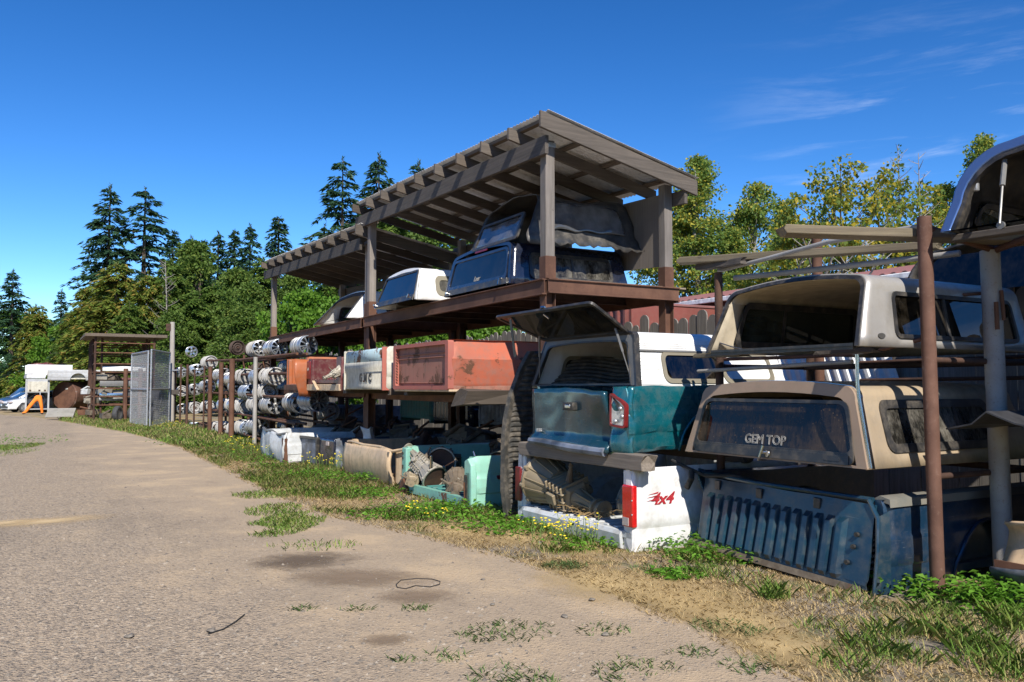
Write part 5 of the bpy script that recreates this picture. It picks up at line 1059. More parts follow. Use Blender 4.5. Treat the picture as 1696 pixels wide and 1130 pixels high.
# upper row of beds on the lower beams of the shed
def lsupport(label, u, seed, z=1.50): return lumber(label, [(u,4.98,z),(u-.02,7.9,z)], .13, .11, 'brown0', 'lumber', seed)
lsupport('rough timber stub sticking out under the two toned tailgate', 15.35, 31, 1.515); lsupport('dark timber under the left edge of the orange red bed', 13.1, 32, 1.505); lsupport('dark timber under the middle of the orange red bed', 12.4, 33, 1.505)
t = wthing('broken_timber', 'split broken timber end under the right end of the orange red bed', 'lumber', 10.55, 5.05, 1.36); q = MB(); q.loft([[(-.22,0,.0),(.2,0,.05),(.22,.0,.24),(.02,.0,.26),(-.12,.0,.2)],[(-.2,.9,.05),(.2,.9,.05),(.2,.9,.22),(.0,.9,.22),(-.1,.9,.2)]]); q.dent(.05, 5, 4); q.build('wood', M['brown1'], t, smooth=0)
t = bedthing('orange red bed with a recessed rusty end panel beside the two toned tailgate', 11.72, 5.0, 1.60)
b = Bed(t, 2.16, 2.2, .70, M['red'], M['redend'], arch=(9.0,.01), thick=.12, zf=.06, sec=[(-.09,0),(-.05,.08),(-.01,.35),(.02,.62),(.0,.64),(-.04,.85),(-.07,1.0)], dent=.008)
q = MB(); q.ring(rrect(-1.05,1.05,.0,.70,.03), rrect(-.95,.95,.06,.645,.03), lambda a, c_, d: (a, -.02-d, c_), -.05, .04); q.build('end_frame', M['redframe'], t)
q = MB(); q.box(-.97,.97,.0,.03,.03,.66)
q.prism([(-.93,.53),(.93,.53),(.93,.545),(-.93,.545)], .0, .022, lambda a, c_, d: (a, .002-d, c_)); q.prism([(-.93,.47),(.93,.47),(.93,.482),(-.93,.482)], .0, .022, lambda a, c_, d: (a, .002-d, c_)); q.box(-.93,.93,-.012,.002,.095,.11)
q.build('end_panel', M['redend'], t, smooth=0, bevel=.005)
for sg in (-1, 1):
    q = MB()
    for k in range(12): q.bar((sg*.93,-.03,.10+k*.045), (sg*.955,-.05,.12+k*.045), .012, .012)
    q.build('weld_seam', M['rustdark'], t, smooth=0)
q = MB(); q.ring(rrect(1.06,1.36,.06,.25,.04), rrect(1.09,1.33,.085,.225,.03), lambda a, c_, d: (b.W/2-.03+d, a, c_), -.02, .035); q.build('filler_recess', M['rust'], t)
q = MB(); q.box(b.W/2-.06,b.W/2-.005,1.08,1.34,.075,.235); q.build('filler_door', M['rustdark'], t, bevel=.01)
q = MB(); q.box(-1.05,1.05,-.04,.3,-.03,.005); q.build('bottom_edge', M['beige'], t, bevel=.01)
# two toned tailgate
t = bedthing('bed with a peeling pale blue and cream tailgate lettered in dark capitals', 14.18, 4.97, 1.60, R(-1.5))
b = Bed(t, 2.30, 2.1, .70, M['cream'], M['cream'], arch=(1.2,.38), thick=.10, zf=.08, dent=.006)
q = MB(); yb = -.05; G = []
for zz, yy in ((.0,0),(.06,.012),(.30,.012),(.36,-.012),(.47,-.015),(.475,.0)): G.append([(-1.06,yb+yy,zz),(1.06,yb+yy,zz)])
q.loft(G, False, False); tg = q.build('tailgate', M['cream'], t, smooth=20, solid=.05)
q = MB(); q.loft([[(-1.06,yb+yy,zz),(1.06,yb+yy,zz)] for zz, yy in ((.478,.0),(.66,.01),(.69,.03),(.69,.09))], False, False); q.build('top_band', M['paleblue'], tg, smooth=30, solid=.02)
q = MB(); text_mb(q, 'GMC', .20, lambda x, y, z: (x*1.15+.12, yb+.006+z, y+.135), depth=.006, spacing=1.75, offset=.010); q.build('lettering', M['letterdark'], tg)
q = MB(); q.lathe([(.012,0),(.016,-.015),(.001,-.016)], 8, 'y', (.10,yb-.01,.14)); q.build('latch_bolt', M['rustdark'], tg)
for sg in (-1, 1): q = MB(); q.box(sg*1.07-.03*(sg<0)-.0, sg*1.07+.03*(sg>0)+.03*(sg<0)*0+.001, -.07, .06, -.02, .70); q.build('tailgate_end', M['redframe'] if sg > 0 else M['cream'], t, bevel=.008)
# maroon and burnt orange beds
t = bedthing('open maroon bed with a small red tail lamp holding a cast engine cover', 16.75, 4.98, 1.56, R(2))
b = Bed(t, 2.1, 2.0, .66, M['maroon'], M['maroon'], arch=(1.2,.40), thick=.28, zf=.22, dent=.02, left=True)
b.stakes(M['maroon'], .30); o = b.lamp(-1, .24, .62, .22, M['lampdark']); q = MB(); text_mb(q, '60', .09, lambda x, y, z: (-.94+x*.8, -.027+z, y+.42), depth=.004); q.build('lens_mark', M['letter'], o)
q = MB(); q.box(-1.0,1.0,-.03,.06,.0,.13); q.bar((-.5,-.05,.2),(-.1,-.08,.02),.06,.03); q.build('sill', M['beige'], t, bevel=.01)
t = bedthing('open burnt orange bed with a curled fender, beside the first shed post', 19.0, 5.02, 1.56, R(-2))
b = Bed(t, 2.1, 2.0, .72, M['orange'], M['orange'], arch=(1.2,.40), thick=.12, zf=.14, dent=.012); b.stakes(M['orange'], .26); b.bulkhead(M['orange'], 1.5)
q = MB(); G = [[(.98+.10*math.sin(i/8*3.0), -.18+.30*j/6-.10*math.sin(i/8*2.2), -.12+.78*i/8) for j in range(7)] for i in range(9)]; q.loft(G, False, False); q.dent(.04, 3, 3); q.build('curled_fender', M['orange'], t, smooth=60, solid=.015)
q = MB(); q.box(-1.0,.9,-.05,.10,.0,.12); q.dent(.02, 4, 1); q.build('sill', M['rust'], t, smooth=0)
# ground row, far to near
def crumple(q, amp=.03, seed=1): q.dent(amp, 2.4, seed); q.dent(amp*.35, 8, seed+3); return q
def gridpanel(x0, x1, z0, z1, y, n=18, m=12, f=None):
    q = MB(); q.loft([[(x0+(x1-x0)*i/n, y+(f(i/n, j/m) if f else 0), z0+(z1-z0)*j/m) for j in range(m+1)] for i in range(n+1)], False, False); return q
t = bedthing('crushed white bed with a crumpled tailgate, farthest of the beds on the ground', 19.2, 4.62, .02, R(-2))
b = Bed(t, 2.5, 2.6, .62, M['oldwhite'], M['oldwhite'], arch=(1.4,.44), thick=.20, zf=.14, dent=.03, dseed=8)
crumple(gridpanel(-1.2, 1.2, -.02, .62, -.05, f=lambda a, c_: -.06*math.sin(c_*3)+.05*math.sin(a*9)*c_), .06, 4).build('tailgate', M['oldwhite'], t, smooth=45, solid=.04)
q = MB(); q.tube([(-1.22,-.03,.64),(-.7,-.06,.61),(-.1,-.05,.63),(.5,-.05,.58),(1.2,-.02,.62)], .03, 7); crumple(q, .03, 2).build('top_edge', M['greytrim'], t)
q = MB(); q.box(.98,1.23,-.06,.02,.0,.52); q.build('corner_post', M['rust'], t, bevel=.01)
t = bedthing('dark blue grey bed with an oxidised closed tailgate among the yellow flowers', 17.45, 4.98, .0, R(7))
b = Bed(t, 2.3, 2.4, .60, M['bluegrey'], M['bluegrey'], arch=(1.3,.40), thick=.10, zf=.14, dent=.012, dseed=3)
crumple(gridpanel(-1.1, .35, .02, .57, -.05), .02, 7).build('tailgate', M['bluegrey'], t, smooth=45, solid=.05); crumple(gridpanel(.40, 1.12, .05, .585, -.03), .015, 5).build('corner_panel', M['navy'], t, smooth=45, solid=.04)
q = MB(); q.ring(rrect(-1.12,.37,.0,.60,.02), rrect(-1.06,.32,.05,.55,.03), lambda a, c_, d: (a, -.05-d, c_), -.04, .03); crumple(q, .012, 2).build('tailgate_frame', M['trim'], t)
q = MB(); q.box(.78,.92,-.06,-.04,.46,.54); q.build('marker_lamp', M['lampclear'], t, bevel=.006)
t = bedthing('beige bed with a scraped rounded end panel, left of the mint green bed', 14.1, 5.15, .0, R(3))
b = Bed(t, 2.36, 2.5, .64, M['beige'], M['beige'], arch=(1.4,.42), thick=.12, zf=.12, dent=.02, dseed=6)
crumple(gridpanel(-1.16, .90, -.04, .60, -.08, f=lambda a, c_: -.10*math.sin(c_*2.6)+.10*max(0, a-.85)*6*.3), .014, 9).build('end_panel', M['beige'], t, smooth=50, solid=.04)
crumple(gridpanel(.88, 1.20, .0, .60, -.03, n=8, f=lambda a, c_: .10*a), .008, 3).build('corner_panel', M['beige'], t, smooth=50, solid=.04)
q = MB(); q.tube([(-1.18,-.06,.62),(-.9,-.10,.64),(-.3,-.11,.60),(.4,-.10,.62),(.92,-.09,.57),(1.16,.0,.62)], .026, 8); crumple(q, .022, 4).build('folded_edge', M['beige'], t)
q = MB(); q.bar((.90,-.12,.0),(.84,-.13,.56),.05,.04); q.build('dark_crease', M['trim'], t, bevel=.01)
t = bedthing('mint green bed without its tailgate, full of gearboxes', 11.28, 5.05, .0, R(1))
b = Bed(t, 2.36, 2.5, .70, M['mint'], M['mintdark'], arch=(9.0,.01), thick=.14, zf=.14, dent=.010, dseed=2)
q = MB(); q.box(-1.19,-1.02,-.05,.06,.02,.69); o = q.build('stake_post', M['mintrust'], t, bevel=.02); 
for z in (.60,.53): q = MB(); q.ring([(-1.14+.022*math.cos(k*.63), z+.026*math.sin(k*.63)) for k in range(10)], [(-1.14+.012*math.cos(k*.63), z+.014*math.sin(k*.63)) for k in range(10)], lambda a, c_, d: (a, -.05-d, c_), -.01, .012); q.build('latch_hole', M['trim'], o)
q = MB(); q.box(-1.16,-1.12,-.058,-.048,.36,.42); q.build('latch_slot', M['trim'], o)
q = MB(); q.box(1.0,1.18,-.06,.05,.0,.52); q.build('stake_post', M['mint'], t, bevel=.03, segs=3)
q = MB(); q.loft([[(.99,.02,.02),(1.20,.02,.02),(1.215,.02,.35),(1.20,.02,.60),(1.10,.02,.695),(1.0,.02,.66)],[(.99,-.06,.02),(1.19,-.06,.02),(1.205,-.06,.35),(1.19,-.06,.60),(1.10,-.06,.68),(1.0,-.06,.64)]]); q.build('corner_cap', M['mint'], t, smooth=50, bevel=.012)
q = MB(); q.prism(rrect(1.01,1.10,.07,.46,.03), 0, .01, lambda a, c_, d: (a, -.062-d, c_)); o = q.build('lamp_opening', M['trim'], t); q = MB(); q.bar((1.05,-.075,.10),(1.04,-.08,.36),.03,.01); q.build('lamp_bracket', M['rust'], o)
q = MB(); fb = lambda a, c_, d: (b.W/2+b.off(c_)+d, a, c_); q.ring(rrect(.22,.85,.33,.50,.06), rrect(.25,.82,.36,.47,.05), fb, -.01, .010); o = q.build('marker_recess', M['mint'], t); q = MB(); q.prism(rrect(.34,.72,.395,.445,.015), 0, .02, fb); q.build('marker_lamp', M['lampdark'], o)
q = MB(); q.box(-1.05,1.05,-.10,.02,.02,.15); crumple(q, .02, 3).build('sill', M['mintrust'], t, smooth=0)
q = MB(); q.prism([(-1.2,.0),(-.75,.0),(-.85,.12),(-1.0,.22)], -.12, -.06, lambda a, c_, d: (a, d, c_)); q.build('bent_plate', M['rust'], t, smooth=0)
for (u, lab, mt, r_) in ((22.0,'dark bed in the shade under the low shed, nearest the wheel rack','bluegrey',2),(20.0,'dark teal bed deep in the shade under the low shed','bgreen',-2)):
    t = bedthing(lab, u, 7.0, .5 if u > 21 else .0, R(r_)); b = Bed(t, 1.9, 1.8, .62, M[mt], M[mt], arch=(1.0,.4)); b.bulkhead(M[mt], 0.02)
for (u, v, z, lab, mt) in ((14.6,8.0,.0,'dark bed deep in the shade behind the beige bed','navy'),(12.0,8.05,.0,'dark bed deep in the shade behind the mint bed','mintdark'),(16.9,7.9,.0,'dark bed deep in the shade behind the blue grey tailgate','bluegrey'),(14.8,8.0,.78,'upper dark bed added to darken the gap behind the beige bed','bluegrey'),(12.4,8.05,.78,'upper dark bed added to darken the gap behind the mint bed','navy'),(10.3,8.1,.0,'dark bed in the shade left of the ribbed bed liner','navy'),(17.0,7.95,.78,'upper dark bed added to darken the gap behind the blue grey tailgate','navy'),(19.2,8.0,.78,'upper dark bed added to darken the gap behind the crushed white bed','mintdark'),(10.2,8.15,.78,'upper dark bed added to darken the gap left of the ribbed bed liner','maroon')):  # upper tier of dark beds added to darken the gap before the fence
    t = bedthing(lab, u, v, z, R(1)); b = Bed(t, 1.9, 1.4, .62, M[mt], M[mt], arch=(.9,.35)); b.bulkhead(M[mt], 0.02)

# ------------------------------------------------------------------ gearboxes and engine parts
def gearbox(label, u, v, z, rot, kind, tilt=(0,0), sc=1.0):
    t = wthing('gearbox', label, 'gearbox', u, v, z, rot, 'gearboxes lying in the beds', tilt); t.scale = (sc, sc, sc); m = M[{'tan':'castwarm','grey':'cast','dark':'grease','mud':'dirtyiron'}[kind]]
    q = MB(); q.lathe([(.225,.0),(.25,.0),(.255,.025),(.235,.04),(.20,.16),(.155,.30),(.13,.30),(.18,.15),(.21,.05)], 28, 'x', close=True)
    for k in range(14): a = k*.449; q.bar((.03,.238*math.cos(a),.238*math.sin(a)), (.29,.165*math.cos(a),.165*math.sin(a)), .012, .020)
    for k in range(9): a = k*.698+.2; q.lathe([(.001,.045),(.02,.045),(.02,.0),(.001,-.004)], 8, 'x', (0,.252*math.cos(a),.252*math.sin(a)))
    q.build('bell_housing', m, t, smooth=28)
    q = MB(); q.lathe([(.215,.012),(.19,.03),(.10,.035),(.095,.015),(.05,.01),(.001,.012)], 24, 'x'); q.build('clutch_face', M['rustdark'] if kind != 'tan' else M['grease'], t)
    q = MB(); q.lathe([(.228,-.006),(.250,-.006),(.250,.004),(.228,.004)], 28, 'x', close=True); q.build('flange', M['cast'], t)
    q = MB(); q.loft([[(x, y*w, z_*h) for y, z_ in ((-.13,-.13),(.13,-.13),(.16,-.02),(.12,.13),(-.12,.13),(-.16,-.02))] for x, w, h in ((.28,1,1),(.42,1.05,1.1),(.60,.85,.9),(.62,.7,.7))])
    for x in (.33,.39,.45,.51,.57): q.box(x-.007,x+.007,-.165,.165,-.15,.145)
    for zz in (-.08,.0,.08): q.box(.30,.60,-.168,.168,zz-.007,zz+.007)
    q.box(.30,.60,-.11,.11,-.19,-.13); q.box(.36,.48,-.20,-.14,-.05,.05); q.lathe([(.001,.0),(.045,.0),(.045,.09),(.001,.09)], 12, 'y', (.52,.12,-.03)); q.dent(.004, 7, 5); q.build('case', m, t, smooth=20, bevel=.006)
    q = MB(); q.lathe([(.10,.60),(.08,.66),(.055,.72),(.05,.88),(.085,.885),(.085,.91),(.06,.915),(.06,.97),(.095,.975),(.095,1.0),(.03,1.0),(.03,1.01)], 18, 'x')
    for k in range(6): a = k*1.047; q.bar((.62,.085*math.cos(a),.085*math.sin(a)),(.86,.055*math.cos(a),.055*math.sin(a)),.010,.02)
    q.build('tail_shaft', m, t, smooth=28)
    q = MB(); q.tube([(.50,0,.12),(.52,.0,.18),(.55,.02,.30)], [.045,.03,.012], 8); q.lathe([(.001,0),(.026,.01),(.001,.05)], 10, 'z', (.55,.02,.29)); q.build('shift_lever', M['dirtyiron'], t)
    for y, zz in ((.14,.05),(-.13,.09)): q = MB(); q.lathe([(.03,-.02),(.035,.02),(.001,.03)], 10, 'y', (.45,y,zz)); q.build('bolt_boss', M['cast'], t)
    return t
gearbox('big ribbed tan gearbox casing lying in the open white bed', 8.78, 5.33, .54, R(3), 'tan', (R(20), R(12)), 1.22)
gearbox('greasy gearbox lying behind the ribbed tan one in the white bed', 7.75, 5.85, .36, R(10), 'grey', (R(80), R(6)), .8)
gearbox('gearbox with an open round rusty clutch bell, standing in the mint bed', 11.95, 5.42, .46, R(138), 'dark', (0, R(4)), .98)
gearbox('pale grey gearbox leaning across the pile in the mint bed', 11.72, 5.22, .26, R(192), 'grey', (R(30), R(-30)), .85)
gearbox('muddy gearbox with a round flange at the front of the mint bed', 11.35, 5.42, .26, R(-28), 'mud', (R(60), R(10)), .80)
gearbox('small tan gearbox lying low at the left of the mint bed', 12.30, 5.10, .24, R(-25), 'tan', (R(70), R(4)), .58)
gearbox('dark gearbox at the back of the pile in the mint bed', 11.2, 6.05, .52, R(140), 'dark', (R(10), R(-30)), .75)
gearbox('muddy axle casing wedged against the mint corner cap', 10.62, 5.28, .18, R(120), 'mud', (R(10), R(10)), .42)
gearbox('pale cast cover hanging from the maroon bed', 15.85, 5.12, 2.0, R(-80), 'grey', (R(20), R(25)), .48)
gearbox('greasy gearbox lying in the burnt orange bed', 18.25, 5.15, 1.83, R(30), 'grey', (R(40), R(10)), .48)
gearbox('oily gearbox on the rim between the beige and mint beds', 12.85, 6.0, .66, R(30), 'mud', (R(30), 0), .5)
for (px, py, qx, qy, v, lab) in ((712,775,714,755,5.1,'shiny upright gear lever at the left of the mint bed'),(784,748,790,775,5.2,'bent shiny gear lever at the right of the mint bed pile')):
    a = uv(*on_v(px, py, v)); c_ = uv(*on_v(qx, qy, v)); q = MB(); q.tube([a, a.lerp(c_, .5)+Vector((.01,0,0)), c_, c_+Vector((0,.05,-.18))], [.010,.013,.018,.03], 8); tag(q.build('gear_lever', M['chrome']), lab, 'gear lever')
t = wthing('torn_fender', 'torn white fender end sticking up behind the blue grey tailgate', 'fender', 15.9, 5.6, .55); q = gridpanel(-.2,.25,0,.28,0,8,6,lambda a, c_: .12*math.sin(a*3)); q.dent(.10, 4, 2); q.build('panel', M['oldwhite'], t, solid=.015)
def straw(px, py, z, n, s, label, v=None):
    q = MB(); c_ = uv(*on_v(px, py, 5.35)); rr = random.Random(px)
    for _ in range(n):
        a = rr.random()*6.28; d = s*rr.random(); p = Vector((c_.x+d*U[0]+rr.uniform(-.12,.12), c_.y+d*U[1]+rr.uniform(-.12,.12), z+rr.random()*.05)); l = rr.uniform(.06,.22); e = p+Vector((math.cos(a)*l, math.sin(a)*l, rr.uniform(-.02,.06))); q.tube([p, p.lerp(e,.5)+Vector((0,0,.02)), e], .003, 4)
    return tag(q.build('straw', M['straw'], smooth=0, recalc=False), label, 'straw', kind='stuff')
straw(1000, 868, .225, 140, .6, 'dry straw on the floor of the white bed')
for (px, py, w, h, lab, m) in ((1576,985,.16,.07,'small red brown brick at the foot of the thick rusty post','rustred'),(1598,978,.14,.06,'small red brown brick at the foot of the grey pipe','rustdark')):
    p = on_z(px, py, 0); t = thing('brick', lab, 'brick', p, -.4); q = MB(); q.box(-w/2,w/2,-.05,.05,0,h); q.build('block', M[m], t, bevel=.008)
t = bedthing('dark bed on the ground at the right edge beyond the grey pipe', 2.95, 6.95, .30); b = Bed(t, 1.9, 2.0, .72, M['navy'], M['bluegrey'], arch=(1.0,.4)); b.bulkhead(M['bluegrey'], .02)
t = wthing('scrap_fender', 'torn white and tan fender standing by the weeds at the right edge', 'fender', 3.52, 6.45, .0); q = gridpanel(-.35,.5,.28,.62,0,10,8,lambda a, c_: .18*math.sin(c_*2.6)); q.dent(.06, 3, 7); q.build('upper_panel', M['beige'], t, solid=.02); q = gridpanel(-.36,.5,.0,.30,-.04,10,8,lambda a, c_: .10*math.sin(c_*3+1)); q.dent(.05, 4, 3); q.build('lower_panel', M['bluegrey'], t, solid=.02); q = MB(); q.box(-.36,.1,-.06,.0,.26,.32); q.dent(.03, 5, 5); q.build('torn_edge', M['rust'], t, smooth=0)
t = wthing('hose', 'dark hose hanging over the torn corner of the blue green bed', 'hose', 6.62, 5.85, .78); q = MB(); q.tube([(-.25,-.1,.1),(0,-.05,.02),(.15,0,-.03),(.5,.05,.0),(.8,.1,-.04)], .018, 8); q.tube([(0,-.05,.02),(.05,-.1,-.06),(-.02,-.1,-.16)], .03, 8); q.build('hose', M['rubber'], t)

for nm, us, v0, where in (('engine_part',(10.2,11.1,11.9,12.6),6.9,'behind the mint green bed'),('engine_part',(13.4,14.2,15.0,15.5),6.6,'inside and behind the beige bed'),('engine_part',(16.2,16.9,17.6,18.2),6.5,'inside the blue grey bed'),('engine_part',(18.8,19.5,20.2,21.0),6.4,'inside the crushed white bed')):
    for i, u in enumerate(us):
        mt = ('grease','dirtyiron','rustdark','cast')[i % 4]; t = wthing('engine_part', 'scrap engine part piled in the shade '+where, 'engine part', u, v0+random.uniform(-.3,.4), .38+random.uniform(-.1,.2), random.random()*3, 'scrap engine parts '+where, (random.uniform(-.4,.4), random.uniform(-.4,.4)))
        q = MB(); q.box(-.24,.24,-.26,.26,-.16,.14); q.lathe([(.14,.22),(.15,.34),(.09,.5),(.06,.8)], 12, 'y'); q.tube([(-.22,-.3,.12),(.05,-.2,.3),(.2,.2,.24),(.22,.35,.05)], .045, 7); q.box(-.15,.15,-.2,.15,.12,.24); q.dent(.07, 4, i+int(u*3)); q.build('casting', M[mt], t, smooth=30, bevel=.02)
        q = MB(); q.tube([(-.3,.1,-.1),(.1,.3,.35),(.5,.25,.42)], .025, 7); q.build('pipe', M['rust'], t)
# ------------------------------------------------------------------ wheel rack with stacked rims
t = wthing('wheel_rack', 'rusty pipe rack full of wheel rims between the gate and the low shed', 'wheel rack', 24.0, 5.2); L = Lf(24.0, 5.2)
def post(u, v, h, r, m, n=10): q = MB(); q.tube([L(u,v,-.1), L(u+.02,v,h)], r, n); q.build('post', M[m], t)
for px, r, h, m in ((310,.05,2.55,'rustdark'),(290,.05,2.5,'rust'),(348,.075,2.35,'rustred'),(366,.075,2.45,'rustred'),(384,.085,2.52,'rustred'),(338,.03,2.4,'rustdark'),(322,.035,2.3,'rustdark'),(299,.04,2.6,'rustdark')):
    u, v, z = on_v(px, 650, 5.22); post(u, v, h, r, m)
post(24.0, 5.2, 2.47, .058, 'greypipe', 14)
for i, u in enumerate((21.4,24.2,27.2,30.2,33.4)):
    for v in (6.15, 7.0): post(u, v, 2.75 if i % 2 else 2.45, .045, 'rust')
for z in (.17, .74, 1.36, 1.97, 2.44):
    for v in (5.38, 5.62, 6.15, 7.0): q = MB(); q.tube([L(20.3 if z > .3 else 24.2, v, z), L(27, v, z+.04), L(34.5, v, z+(.2 if z > 2.2 else .05))], .034, 8); q.build('rail', M['rust'] if v < 6 else M['rustdark'], t)
WH = {}
def wheel_parts(kind):
    if kind in WH: return WH[kind]
    face, nsp = {'ten': ('alloyblue',10), 'tenb': ('alloybright',8), 'five': ('alloy',5), 'fiveb': ('alloybright',5), 'six': ('alloy',6), 'steelw': ('steelwhite',0), 'steelb': ('steelbrown',0), 'steelg': ('alloyblue',0), 'star': ('alloybright',5)}[kind]; Rr = .245; w = .20
    q = MB(); q.lathe([(Rr-.02,0),(Rr,-.006),(Rr+.004,-.02),(Rr-.012,-.03),(Rr-.03,-.06),(Rr-.045,-w*.5),(Rr-.03,-w+.05),(Rr-.012,-w+.025),(Rr+.004,-w+.015),(Rr,-w),(Rr-.02,-w),(Rr-.035,-w+.03),(Rr-.055,-w*.5),(Rr-.035,-.04)], 32, 'x', close=True); bar = q.build('barrel', M[face], None, smooth=30)
    q = MB()
    if nsp:
        wi = {10:.022, 8:.026, 5:.055, 6:.042}[nsp]
        for k in range(nsp):
            a = 2*math.pi*k/nsp+.2; ca, sa = math.cos(a), math.sin(a); f = lambda r, t_, x: (x, r*ca-t_*sa, r*sa+t_*ca); rg = []
            for r, ww, x in ((.04,wi*.8,-.03),(.12,wi*.75,-.018),(.20,wi*1.0,-.012),(Rr-.025,wi*1.5,-.02)): rg.append([f(r,-ww,x-.03),f(r,ww,x-.03),f(r,ww*.8,x),f(r,-ww*.8,x)])
            q.loft(rg)
        q.lathe([(.001,-.012),(.035,-.014),(.065,-.025),(.07,-.06),(.001,-.06)], 20, 'x')
    else:
        q.lathe([(.001,-.075),(.05,-.075),(.055,-.05),(.07,-.045),(.10,-.055),(.13,-.03),(.15,-.028),(.165,-.04),(.19,-.075),(Rr-.04,-.09)], 28, 'x')
        for k in range(12):
            a = 2*math.pi*k/12; q.lathe([(.017,-.045),(.019,-.036),(.013,-.032),(.010,-.04)], 8, 'x', (0,.178*math.cos(a),.178*math.sin(a)), close=True)
    fc = q.build('face', M[face], None, smooth=30)
    q = MB(); q.lathe([(.001,-.004),(.026,-.006),(.03,-.016),(.03,-.03)], 14, 'x')
    for k in range(5): a = 2*math.pi*k/5; q.lathe([(.001,-.016),(.009,-.016),(.009,-.03)], 8, 'x', (0,.05*math.cos(a),.05*math.sin(a)))
    cap = q.build('hub_cap', M['rustdark'] if not nsp else M['trim'], None)
    WH[kind] = [[bar, fc, cap], 0]; return WH[kind]
def wheel(kind, u, v, z, rot, label, group, spin=0, tilt=0):
    P = wheel_parts(kind); r = wthing('wheel', label, 'wheel', u, v, z, rot, group, (spin, tilt))
    for o in P[0]:
        c_ = o if not P[1] else o.copy()
        if P[1]: C.objects.link(c_)
        c_.parent = r
    P[1] += 1; return r
ROW = {4: 'lowest', 3: 'second lowest', 2: 'middle', 1: 'upper', 0: 'top'}
KN = {'ten': 'grey ten spoke alloy', 'tenb': 'bright multi spoke alloy', 'five': 'five spoke alloy', 'fiveb': 'bright five spoke alloy', 'six': 'six spoke alloy', 'steelw': 'white steel', 'steelb': 'brown rusty steel', 'steelg': 'grey steel', 'star': 'bright star shaped alloy'}
STK = [(0,431,577,6,'tenb','steelb','over the grey pipe post'),(0,463,576,2,'ten','fiveb','just left of the first shed post'),(0,512,572,4,'ten','five','right of the first shed post'),(0,318,583,1,'star','star','alone at the gate end'),
 (1,328,613,4,'fiveb','fiveb','behind the thin dark posts'),(1,350,600,2,'steelw','steelw','standing proud of the rail'),(1,372,622,3,'six','six','between the thick red posts'),(1,436,624,1,'steelb','steelg','behind the grey pipe post'),(1,410,624,5,'steelw','steelw','left of the brown steel wheel'),(1,458,623,2,'steelw','steelw','against the orange bed'),
 (2,325,645,3,'five','five','at the gate end'),(2,347,640,2,'six','six','between the thin dark posts'),(2,380,636,4,'fiveb','fiveb','behind the thick red posts'),(2,400,640,2,'six','six','just left of the grey pipe post'),
 (3,324,676,3,'steelw','steelw','at the gate end'),(3,350,675,3,'steelw','steelw','behind the first thick red post'),(3,378,672,3,'fiveb','fiveb','between the thick red posts'),(3,391,671,2,'tenb','steelw','left of the white barrels'),(3,436,671,6,'star','steelw','right of the grey pipe post'),(3,458,671,2,'six','six','under the orange bed'),(3,500,668,2,'five','five','in the shade under the maroon bed'),(3,528,664,2,'ten','ten','in shade under the maroon bed'),
 (4,309,707,1,'steelb','steelb','at the gate end'),(4,345,711,2,'steelb','steelb','behind the first thick red post'),(4,363,711,2,'steelw','steelw','between the first two thick red posts'),(4,379,711,2,'steelw','steelw','behind the third thick red post'),(4,414,710,6,'steelg','steelw','behind the grey pipe post'),(4,432,708,3,'six','six','beside the crushed white bed'),
 (0,395,576,1,'steelb','steelb','at the far end of the long stack'),(1,300,617,2,'six','six','by the gate pole'),(1,392,628,2,'fiveb','fiveb','behind the last thick red post'),(2,302,648,2,'steelw','steelw','by the gate pole'),(2,420,650,3,'ten','steelg','right of the grey pipe post'),(2,447,650,2,'steelw','steelw','under the orange bed end'),(3,303,678,2,'five','five','by the gate pole'),(3,408,674,4,'steelw','steelw','left of the star shaped wheel'),(4,325,710,2,'steelg','steelg','behind the thin dark post'),(4,397,712,3,'steelw','steelw','left of the grey stack')]
STK2 = []
for row, px, py, n, kf, kb, where in STK:
    u0 = on_v(px, py, 5.55 if row else 5.75)[0]; nx = [on_v(q[1], q[2], 5.55 if row else 5.75)[0] for q in STK if q[0] == row and q[1] < px]
    if nx and not (row == 0 and px < 400): n = max(n, min(5, int((min(nx)-u0-.38)/.205)))
    STK2.append((row, px, py, n, kf, kb, where))
for row, px, py, n, kf, kb, where in STK2:
    v = 5.55 if row else 5.75; u, v, z = on_v(px, py, v); u += 0; 
    for k in range(n):
        kk = kf if k == 0 else (kb if not (row == 0 and kf == 'tenb' and k < 4) else 'steelw'); g_ = 'rims in the stack on the %s rail, %s' % (ROW[row], where)
        lb = ('%s rim facing out, %s rail, %s' if k == 0 else '%s in stack, %s rail, %s') % (KN[kk], ROW[row], where)
        wheel(kk, u+k*.205+random.uniform(-.012,.012), v+random.uniform(-.02,.02), z+random.uniform(-.008,.008), random.uniform(-.11,.11)+(.25 if n == 1 and row == 0 else 0), lb, g_, random.random()*6.28)
for row, z in ((4,.42),(3,.99),(2,1.61),(1,2.22)):
    for u0, n, k_ in ((21.5,5,'steelw'),(25.0,6,'five'),(29.0,6,'steelb')):
        for k in range(n):
            wheel(k_, u0+k*.215, 6.6, z, random.uniform(-.05,.05), '%s rim, back row, %s rail, %s' % (KN[k_], ROW[row], {21.5:'behind the low shed post',25.0:'behind the thick red posts',29.0:'near the gate end'}[u0]), 'rims in the back row, %s rail, %s' % (ROW[row], {21.5:'near end',25.0:'middle',29.0:'gate end'}[u0]), random.random()*6.28)

